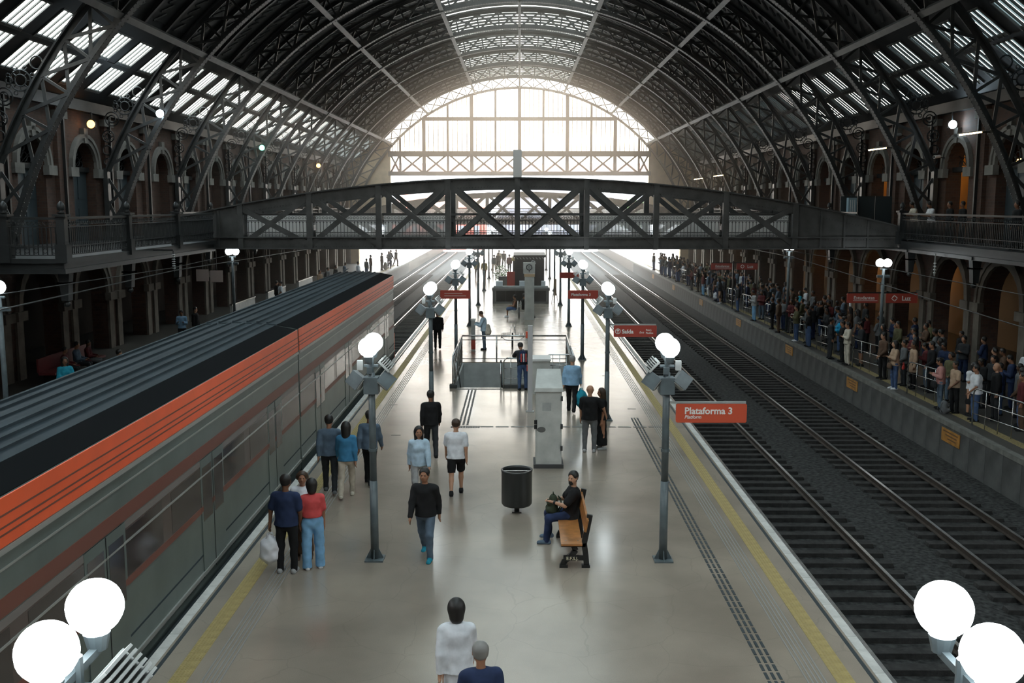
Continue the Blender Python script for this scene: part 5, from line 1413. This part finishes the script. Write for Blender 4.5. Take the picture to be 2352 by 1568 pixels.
# --- walkers in the middle
person('person in a black top with bright blue shoes walking, in mid platform', (-1.72, 17.7, 0), 172, 'walk', 1.74, 1.02, tc='black', bc='slate', sc='teal', top='long', skin=1, vox=NV)
person('person in a pale blue-white shirt walking behind the figure with blue shoes', (-2.2, 21.3, 0), 190, 'walk2', 1.7, .98, True, 'long', 'black', 'long', 'trousers', 'pale', 'lgrey', 'white', 1, NV)
person('dark-clothed person walking next to the second left lamp post', (-2.28, 25.2, 0), 8, 'walk', 1.75, 1.0, tc='black', bc='dark', top='long', skin=2, vox=NV)
person('man in a white shirt and black shorts walking away', (-1.42, 21.85, 0), 2, 'walk2', 1.72, 1.1, hair='fade', hairc='brown', top='short', bottom='shorts', tc='white', bc='black', sc='black', skin=0, vox=NV)
person('person in white at the bottom edge, nearest the viewer', (-.76, 11.55, 0), 8, 'walk', 1.74, 1.05, True, 'bob', 'black', 'long', 'dress', 'white', 'white', 'white', 0, NV)
person('person in dark blue at the bottom edge beside the figure in white', (-.42, 10.45, 0), 10, 'walk2', 1.68, 1.0, hair='short', hairc='grey', top='long', tc='navy', bc='navy', skin=1, vox=NV)
# --- bench
bm_ = person('bearded man in black t-shirt and jeans seated on the wooden bench', (1.0, 18.68, 0), 90, 'sitbag', 1.78, 1.05, hair='fade', tc='black', bc='navy', sc='slate', skin=0, vox=.011)
Mb = FIG[('sitbag', 1.05, False, 'fade', 'short', 'trousers', .011)]
f = Field(Mb['head'] - .2, Mb['head'] + .2, .011)
f.cone(Mb['head'] - Mb['up'] * .09 + Mb['fwd'] * .05, Mb['head'] - Mb['up'] * .05 + Mb['fwd'] * .045, .05, .056, .02); f.cone(Mb['head'] - Mb['up'] * .04 + Mb['fwd'] * .0 + Mb['side'] * .075, Mb['head'] - Mb['up'] * .07 + Mb['fwd'] * .05, .02, .03, .02); f.cone(Mb['head'] - Mb['up'] * .04 - Mb['side'] * .075, Mb['head'] - Mb['up'] * .07 + Mb['fwd'] * .05, .02, .03, .02)
c = link('beard', f.mesh('beard', mat('hair black', HAIRC['black'], .5)), bm_)
wv = Mb['wri'][1]; MB().cyl(wv - nrm(Mb['fa'][1]) * .05, wv - nrm(Mb['fa'][1]) * .01, .04, .04, 12).obj('wristwatch', BLACK, bm_, world=False)
def bagmesh(kind):
    f = Field((-.4, -.4, -.6), (.4, .4, .5), .016)
    if kind == 'plastic':
        f.cone((0, 0, -.27), (0, 0, -.16), .15, .14, .05, 1.0, .8); f.cone((0, 0, -.16), (0, 0, -.01), .13, .025, .05); f.wrinkle(.01)
    elif kind == 'pack':
        f.cone((0, 0, .08), (0, 0, .3), .14, .12, .05, 1.0, .75); f.cone((-.09, -.09, .1), (.09, -.09, .1), .07, .07, .04); f.cone((-.07, -.09, .24), (.07, -.09, .24), .05, .05, .03); f.wrinkle(.004)
    elif kind == 'hand':
        f.cone((-.1, 0, -.2), (.1, 0, -.2), .08, .08, .04, 1, .7); f.cone((-.1, 0, -.12), (.1, 0, -.12), .06, .06, .04, 1, .6)
    elif kind == 'sack':
        f.cone((0, 0, -.1), (0, 0, .25), .24, .14, .08, 1.0, .8); f.cone((0, .05, -.2), (0, -.05, -.2), .2, .2, .06); f.wrinkle(.008)
    return f.mesh('bag', SKIN[0])
BAG = {k: bagmesh(k) for k in ('plastic', 'pack', 'hand', 'sack')}
def bag(name, kind, label, loc, rz, col, sc=1.0, m=None):
    o = link(name, BAG[kind], None, loc, (0, 0, math.radians(rz))); o.scale = (sc,) * 3
    mm = m or cloth(col); setmat(o, mm); tag(o, label, 'bag')
    if kind == 'pack':
        for q in (-.07, .07): c = MB().tube([(q, .1, .36), (q, .16, .3), (q * 1.1, .17, .15), (q, .1, .04)], .014, 5).obj('strap', mm, o, True, world=False)
        MB().tube([(-.03, 0, .41), (-.03, 0, .46), (.03, 0, .46), (.03, 0, .41)], .01, 5).obj('grab_loop', mm, o, True, world=False)
    else:
        for q in (-.02, .02): MB().tube([(-.06, q, -.06), (-.03, q, .03), (.03, q, .03), (.06, q, -.06)], .008, 5).obj('handle', mm, o, True, world=False)
    return o
bag('backpack', 'pack', 'dark green backpack held on the lap of the seated man', (.66, 18.68, .56), -90, (.035, .045, .028), .92)
bag('plastic_bag', 'plastic', 'translucent white plastic bag hanging from the hand of the man in navy', (-4.42, 17.0, .68), 20, C['white'], 1.25, mat('white plastic', (.72, .72, .76), .4))
# --- right of the cabinet
person('man in a light blue shirt with a teal bag walking away, right of the cabinet', (1.66, 30.9, 0), -10, 'walk', 1.78, 1.2, hair='fade', hairc='grey', top='long', tc='sky', bc='black', skin=0, vox=NV)
bag('carrier_bag', 'plastic', 'teal carrier bag held by the man in the light blue shirt', (1.95, 30.8, .72), 0, C['teal'], 1.35)
person('bald man in a black shirt and grey trousers holding a woman close', (1.86, 25.75, 0), -12, 'embrace', 1.76, 1.1, hair='bald', top='short', tc='black', bc='grey', sc='lgrey', skin=0, vox=NV)
person('woman in a long black dress with long dark hair embraced by the bald man', (2.2, 26.05, 0), 100, 'stand', 1.64, 1.0, True, 'long', 'brown', 'short', 'dress', 'black', 'black', 'lgrey', 1, NV)
person('man with a red and white striped backpack leaning on the stair barrier', (.12, 34.55, 0), 12, 'lean', 1.72, 1.0, tc='dark', bc='jeans', skin=1, vox=NV)
SRED = mat('striped pack', (.55, .08, .06), .7)
sb = bag('backpack', 'pack', 'red, white and navy striped backpack on the leaning man', (.12, 34.46, 1.0), 12, C['navy'], 1.0)
for q in (-.085, .085): MB().box(q - .02, q + .02, -.165, -.14, .04, .33).obj('red_stripe', SRED, sb, world=False)
MB().box(-.02, .02, -.168, -.14, .04, .33).obj('white_stripe', cloth(C['white']), sb, world=False)
person('man in a pale blue shirt bent over the narrow pillar, carrying a big sack', (-1.58, 44.3, 0), 84, 'tend', 1.74, 1.02, hair='fade', hairc='brown', top='long', tc='pale', bc='slate', skin=0, vox=.016)
bag('shoulder_sack', 'sack', 'large pale translucent sack slung behind the man at the narrow pillar', (-1.40, 44.22, .92), 0, C['cream'], .66)
person('dark figure walking close to the platform edge beyond the second left lamp post', (-3.7, 44.7, 0), 4, 'walk', 1.74, 1.0, tc='black', bc='black', top='long', skin=2, vox=.018)
person('woman in a brown vest and denim shorts sitting on the dark wire bench', (-.28, 57.4, 0), 90, 'sit', 1.66, 1.05, True, 'bun', 'black', 'vest', 'shorts', 'brown', 'jeans', 'white', 1, .018)
person('dark-clothed person seated on the far side of the wire bench, behind the pillar', (.32, 57.2, 0), -90, 'sit', 1.75, 1.0, tc='black', bc='black', top='long', skin=1, vox=.02)
person('second dark-clothed person seated next to the one behind the pillar', (.3, 58.1, 0), -90, 'sit', 1.7, 1.0, hair='curly', tc='dark', bc='black', top='long', skin=2, vox=.02)
FARW = [((-3.73, 87.9), 'yellow', 'dark', 'left of two people in mustard tops walking under the footbridge'), ((-3.03, 86.3), 'yellow', 'brown', 'right of two people in mustard tops walking under the footbridge'), ((-2.39, 94.8), 'grey', 'beige', 'person in grey top and pale trousers far along the platform'), ((-2.1, 99.0), 'black', 'black', 'dark person partly hidden behind the distant left lamp posts'), ((-2.12, 104.3), 'beige', 'dark', 'distant person in a pale top walking away'), ((-1.6, 103), 'black', 'black', 'distant dark person left of the kiosk, walking'), ((-.96, 95.4), 'maroon', 'dark', 'person in a dark red coat just left of the kiosk')]
for i, ((x, y), a, b, lab) in enumerate(FARW): person(lab, (x, y, 0), rnd.uniform(-15, 15), ['walk', 'walk2'][i % 2], 1.72, 1.0, top='long', tc=a, bc=b, skin=1, hair='short')
# --- right platform, front of the crowd
RP = [(13.05, 75.4, 'maroon', 'dark', 'phone', 'person in maroon at the crowded platform edge just right of the distant barriers'), (13.15, 71.2, 'maroon', 'ljeans', 'stand', 'person in a maroon top and light jeans near the platform edge'), (13.4, 70.6, 'slate', 'white', 'stand', 'person in white trousers in the crowd near the platform edge'),
      (13.2, 65.4, 'dark', 'brown', 'phone', 'person in brown skirt holding a phone at the platform edge'), (13.3, 60.5, 'dark', 'jeans', 'stand', 'person in dark blue jeans beside a hoop barrier'), (13.15, 55.6, 'lgrey', 'ljeans', 'phone', 'person in a pale top and light blue jeans reading a phone at the platform edge'),
      (13.25, 51.9, 'black', 'black', 'relaxed', 'person all in black at the platform edge left of the one in brown'), (13.2, 50.5, 'brown', 'brown', 'stand', 'person in a brown sweater and taupe trousers at the platform edge'), (13.2, 47.2, 'olive', 'jeans', 'crossed', 'person in an olive top and jeans with white shoes at the edge'),
      (13.55, 46.6, 'grey', 'slate', 'phone', 'person in grey clothes behind the one in wide blue jeans'), (13.3, 45.5, 'black', 'jeans', 'crossed', 'woman in a black top and wide blue jeans at the platform edge'), (13.15, 41.8, 'dark', 'dark', 'relaxed', 'man in dark clothes at the edge with a bright blue backpack behind him'),
      (13.4, 41.0, 'black', 'black', 'crossed', 'person in black jacket over a pale blue shirt'), (13.35, 40.2, 'cream', 'cream', 'crossed', 'person in an all-cream hooded tracksuit with arms folded'), (13.8, 39.9, 'dark', 'dark', 'phone', 'person in dark shorts behind the barrier next to the cream tracksuit'),
      (13.6, 36.9, 'brown', 'black', 'relaxed', 'man in a brown jacket leaning on the hoop barrier'), (13.25, 34.8, 'tan', 'jeans', 'crossed', 'woman with folded arms in blue jeans and white trainers'), (13.85, 35.5, 'grey', 'dark', 'bag', 'person carrying a pale shoulder bag behind the woman with folded arms'),
      (13.95, 34.9, 'tan', 'black', 'stand', 'person in a long grey-beige coat facing left'), (14.3, 34.2, 'black', 'black', 'relaxed', 'bearded man in black behind the hoop barrier'), (13.45, 31.4, 'pink', 'slate', 'phone', 'woman in a pink top with a dark bag at the platform edge'),
      (13.65, 30.8, 'tan', 'black', 'relaxed', 'man in a beige short-sleeved shirt and black trousers with back turned'), (14.0, 30.4, 'white', 'black', 'phone', 'woman in a printed white t-shirt and black skirt facing the viewer'), (13.75, 29.6, 'white', 'jeans', 'relaxed', 'heavy man in a white t-shirt and blue jeans'),
      (14.4, 29.7, 'black', 'dark', 'stand', 'balding man in dark clothes near the right edge'), (14.5, 28.3, 'maroon', 'brown', 'stand', 'person in dark red at the right picture edge behind the barrier')]
SHAPE = {13: dict(top='hood'), 16: dict(fem=True, hair='long', sc='white'), 18: dict(top='coat'), 20: dict(fem=True, hair='bun'), 22: dict(fem=True, hair='long', bottom='skirt', top='short'), 23: dict(build=1.25, top='short', sc='black'), 21: dict(top='short'), 10: dict(fem=True, hair='bob', bottom='wide'), 14: dict(bottom='shorts'), 3: dict(fem=True, bottom='skirt', hair='long', sc='white'), 8: dict(sc='white'), 24: dict(hair='bald')}
for i, (x, y, a, b, ps, lab) in enumerate(RP):
    kw = dict(top='long'); kw.update(SHAPE.get(i, {}))
    fd = 200 if i == 22 else (-100 if i in (11,) else 78 + rnd.uniform(-18, 22))
    person(lab, (x, y, 0), fd, ps, rnd.uniform(1.62, 1.78), tc=a, bc=b, skin=rnd.choice((0, 1, 1, 2)), vox=.0185 if y < 48 else .022, **kw)
bag('backpack', 'pack', 'bright blue backpack on a person behind the hoop barrier', (13.80, 42.75, 1.0), -90, (.02, .30, .52), 1.0)
person('dark-clothed person wearing the bright blue backpack behind the hoop barrier', (14.02, 42.75, 0), -90, 'stand', 1.7, 1.0, top='long', tc='dark', bc='slate', skin=1, vox=.022); spots_extra = (14.02, 42.75)
bag('backpack', 'pack', 'grey backpack standing on the platform edge by the man in beige', (13.3, 30.7, .0), 100, C['grey'], 1.0)
bag('shoulder_bag', 'hand', 'dark handbag of the woman in the pink top', (13.2, 31.3, 1.0), 90, C['black'], 1.1)
bag('shoulder_bag', 'hand', 'brown bag of the woman with folded arms', (13.05, 34.75, 1.02), 90, C['brown'], 1.0)
bag('shoulder_bag', 'hand', 'orange-red folded bag hanging beside the woman in jeans', (13.45, 34.5, .98), 60, (.55, .06, .05), .8)
bag('plastic_bag', 'plastic', 'white plastic bag held low at the distant platform edge', (13.15, 66.6, .62), 0, C['white'], 1.1)
# --- the rest of the crowd, dim
DARK = ['black', 'dark', 'slate', 'maroon', 'brown', 'navy', 'dark', 'black', 'olive', 'grey']
spots = [(p[0], p[1]) for p in RP] + [spots_extra]
def free(x, y, d=.48): return all((x - a) ** 2 + (y - b) ** 2 > d * d for a, b in spots)
NTH = [a_ for a_ in (ORD + ['twelfth', 'thirteenth', 'fourteenth', 'fifteenth', 'sixteenth', 'seventeenth', 'eighteenth', 'nineteenth', 'twentieth', 'twenty-first', 'twenty-second', 'twenty-third', 'twenty-fourth', 'twenty-fifth'])]
CNAME = dict(black='black', dark='charcoal', slate='slate blue', maroon='maroon', brown='brown', navy='navy', olive='olive', grey='grey', white='white', teal='teal')
ZONES = [(27.5, 45, 14.2, 17.2, 44, 'dim crowd behind the front row near the right edge', 'dim crowd near the right edge'),
         (45, 62, 13.7, 16.8, 40, 'dim crowd under the right end of the footbridge', 'dim crowd under the footbridge end'),
         (62, 84, 13.2, 16.2, 58, 'dense crowd beyond the footbridge, right platform', 'dense distant crowd'),
         (84, 100, 13.1, 15.0, 26, 'farthest crowd by the bright opening', 'farthest crowd')]
kinds = [dict(pose='stand', top='long'), dict(pose='phone', top='long'), dict(pose='relaxed', top='short'), dict(pose='crossed', top='long'), dict(pose='stand', top='short', fem=True, hair='long', bottom='trousers'), dict(pose='phone', top='long', fem=True, hair='bun'), dict(pose='relaxed', top='hood'), dict(pose='bag', top='long', hair='curly')]
for (y0, y1, x0, x1, n, lab, grp) in ZONES:
    k = 0; tries = 0; put = []
    while k < n and tries < 4000:
        tries += 1
        x = x0 + (x1 - x0) * rnd.random() ** 1.3; y = rnd.uniform(y0, y1)
        if not free(x, y, .52): continue
        if any(abs(x - 14.95) < .4 and abs(y - q) < .4 for q in (41.0,)) or (abs(x - 13.7) < .4 and abs(y - 50.8) < .4): continue
        if any(q - L_ - .3 < y < q + .3 and 13.0 < x < 14.1 for q, L_ in BARS): continue
        spots.append((x, y)); put.append((y, x)); k += 1
    cnt_ = {}
    for (y, x) in sorted(put):
        kd = kinds[rnd.randrange(len(kinds))]
        tcol = rnd.choice(DARK + ['grey', 'white', 'teal'] if rnd.random() < .3 else DARK)
        cnt_[tcol] = cnt_.get(tcol, 0) + 1
        person('%s nearest person in %s, %s' % (NTH[cnt_[tcol] - 1], CNAME[tcol], lab), (x, y, 0), 85 + rnd.uniform(-45, 45), h=rnd.uniform(1.58, 1.8), tc=tcol, bc=rnd.choice(('black', 'dark', 'jeans', 'slate', 'navy')), skin=rnd.choice((0, 1, 1, 2, 3)), group=grp, vox=.024, **kd)
person('man in white standing in the lit doorway above the crowd', (17.6, 52.6, 0), 60, 'phone', 1.74, top='short', tc='white', bc='white', skin=2)
# --- left platform
LP = [(-14.24, 30.7, 215, 'crossed', 'teal', 'dark', 'woman in a bright blue top standing with folded arms on the left platform', dict(fem=True, hair='long', top='long')),
      (-14.35, 35.2, -60, 'sit', 'black', 'black', 'person in black sitting on the left platform edge', dict(top='long')),
      (-16.75, 36.2, -80, 'sit', 'maroon', 'dark', 'person in dark red seated on the left bench, nearer one', dict(top='long')), (-16.75, 37.2, -80, 'sit', 'slate', 'dark', 'person in grey-blue seated in the middle of the left bench', dict(top='long')), (-16.75, 38.2, -80, 'sit', 'maroon', 'grey', 'person in dark red seated on the left bench, farther one', dict(top='long')),
      (-15.6, 45.6, -170, 'phone', 'sky', 'dark', 'man in a light blue shirt standing against the left arcade', dict(top='long')), (-15.2, 46.3, -100, 'stand', 'black', 'black', 'dark figure standing behind the man in light blue', dict(top='long')),
      (-15.3, 62.5, -60, 'stand', 'black', 'black', 'person in black embracing the woman in white on the left platform', dict(top='long')), (-14.8, 61.5, 120, 'relaxed', 'white', 'slate', 'woman in a white top with a dark strap on the left platform', dict(top='short', fem=True, hair='bun')),
      (-14.45, 72, -120, 'stand', 'tan', 'beige', 'person in tan by the sunlit left balustrade', dict(top='long')), (-14.5, 75.3, -100, 'stand', 'grey', 'black', 'person in grey with a black backpack on the left platform', dict(top='long')),
      (-14.5, 78.5, -110, 'bag', 'black', 'black', 'person in black with a holdall on the left platform', dict(top='long')), (-14.5, 82.5, -90, 'phone', 'slate', 'grey', 'person in a blue-grey shirt on the left platform', dict(top='long')),
      (-13.4, 82.6, -70, 'bag', 'white', 'black', 'person in a white top and black skirt on the left platform', dict(top='long', fem=True, bottom='skirt')), (-13.7, 89.2, -40, 'stand', 'grey', 'jeans', 'person in grey top and jeans far along the left platform', dict(top='long')), (-14.1, 94.4, -60, 'stand', 'brown', 'dark', 'person in brown farther along the left platform', dict(top='long')),
      (-13.6, 98.5, -60, 'stand', 'dark', 'black', 'person in dark coat beside luggage far left', dict(top='long')), (-13.2, 101, 170, 'crossed', 'slate', 'navy', 'distant woman in patterned blue on the left platform', dict(top='long', fem=True, hair='long')), (-13.5, 104.5, -50, 'walk', 'black', 'dark', 'distant dark pair member, left, beyond the footbridge', dict(top='long')), (-13.0, 105, -50, 'walk2', 'dark', 'black', 'distant dark pair member, right, beyond the footbridge', dict(top='long'))]
for (x, y, fd, ps, a, b, lab, kw) in LP: person(lab, (x, y, 0), fd, ps, rnd.uniform(1.62, 1.78), tc=a, bc=b, skin=rnd.choice((0, 1, 2)), vox=.02 if y < 50 else .024, **kw)
ST2 = thing('stool', 'low dark ledge under the person in black on the left platform', 'ledge', (-14.4, 35.2, 0)); MB().box(-.35, .35, -.35, .35, .36, .42).obj('seat', IRON, ST2, world=False); MB().box(-.28, .28, -.28, .28, 0, .36).obj('base', IRON, ST2, world=False)
bag('paper_bag', 'hand', 'small white paper bag beside the woman in bright blue', (-13.6, 30.2, .3), 0, C['white'], 1.0)
bag('luggage_sack', 'sack', 'pale round luggage sack beside the far left person', (-13.3, 98.9, .4), 0, C['lgrey'], 1.0)
bag('backpack', 'pack', 'black backpack worn by the person in grey on the left platform', (-14.66, 75.24, .95), 70, C['black'], 1.0)
# --- right balcony
for i, (x, y, a, lab) in enumerate(((16.75, 42.7, 'cream', 'person in a cream shirt leaning on the right balcony railing'), (16.75, 40.9, 'white', 'person in white bending over the right balcony railing'), (17.1, 40.0, 'black', 'dark figure behind the person in white on the right balcony'), (17.3, 39.3, 'black', 'second dark figure on the right balcony, further right'), (16.8, 34.0, 'black', 'dark figure on the right balcony near the picture edge'))):
    person(lab, (x, y, ZG), 90, 'tend' if i < 2 else 'stand', 1.66, 1.0, top='short' if i < 2 else 'long', tc=a, bc='dark', skin=2, vox=.022)

# ================================================================== HAZE
hz = bpy.data.materials.new('glow haze'); hz.use_nodes = True  # volume added to spread a glow around the end window
n = hz.node_tree.nodes; l = hz.node_tree.links
n.remove(n['Principled BSDF'])
v = n.new('ShaderNodeVolumeScatter'); v.inputs['Color'].default_value = (1.0, 0.90, 0.80, 1); v.inputs['Density'].default_value = 0.0058; v.inputs['Anisotropy'].default_value = 0.92
l.new(v.outputs[0], n['Material Output'].inputs['Volume'])
h1 = None
tag(box(-18.2, 18.2, 48, YE - .3, -1.2, 19.6).obj('haze', hz), 'thin warm haze added for the glow towards the bright end', kind='stuff')
S.cycles.volume_bounces = 0
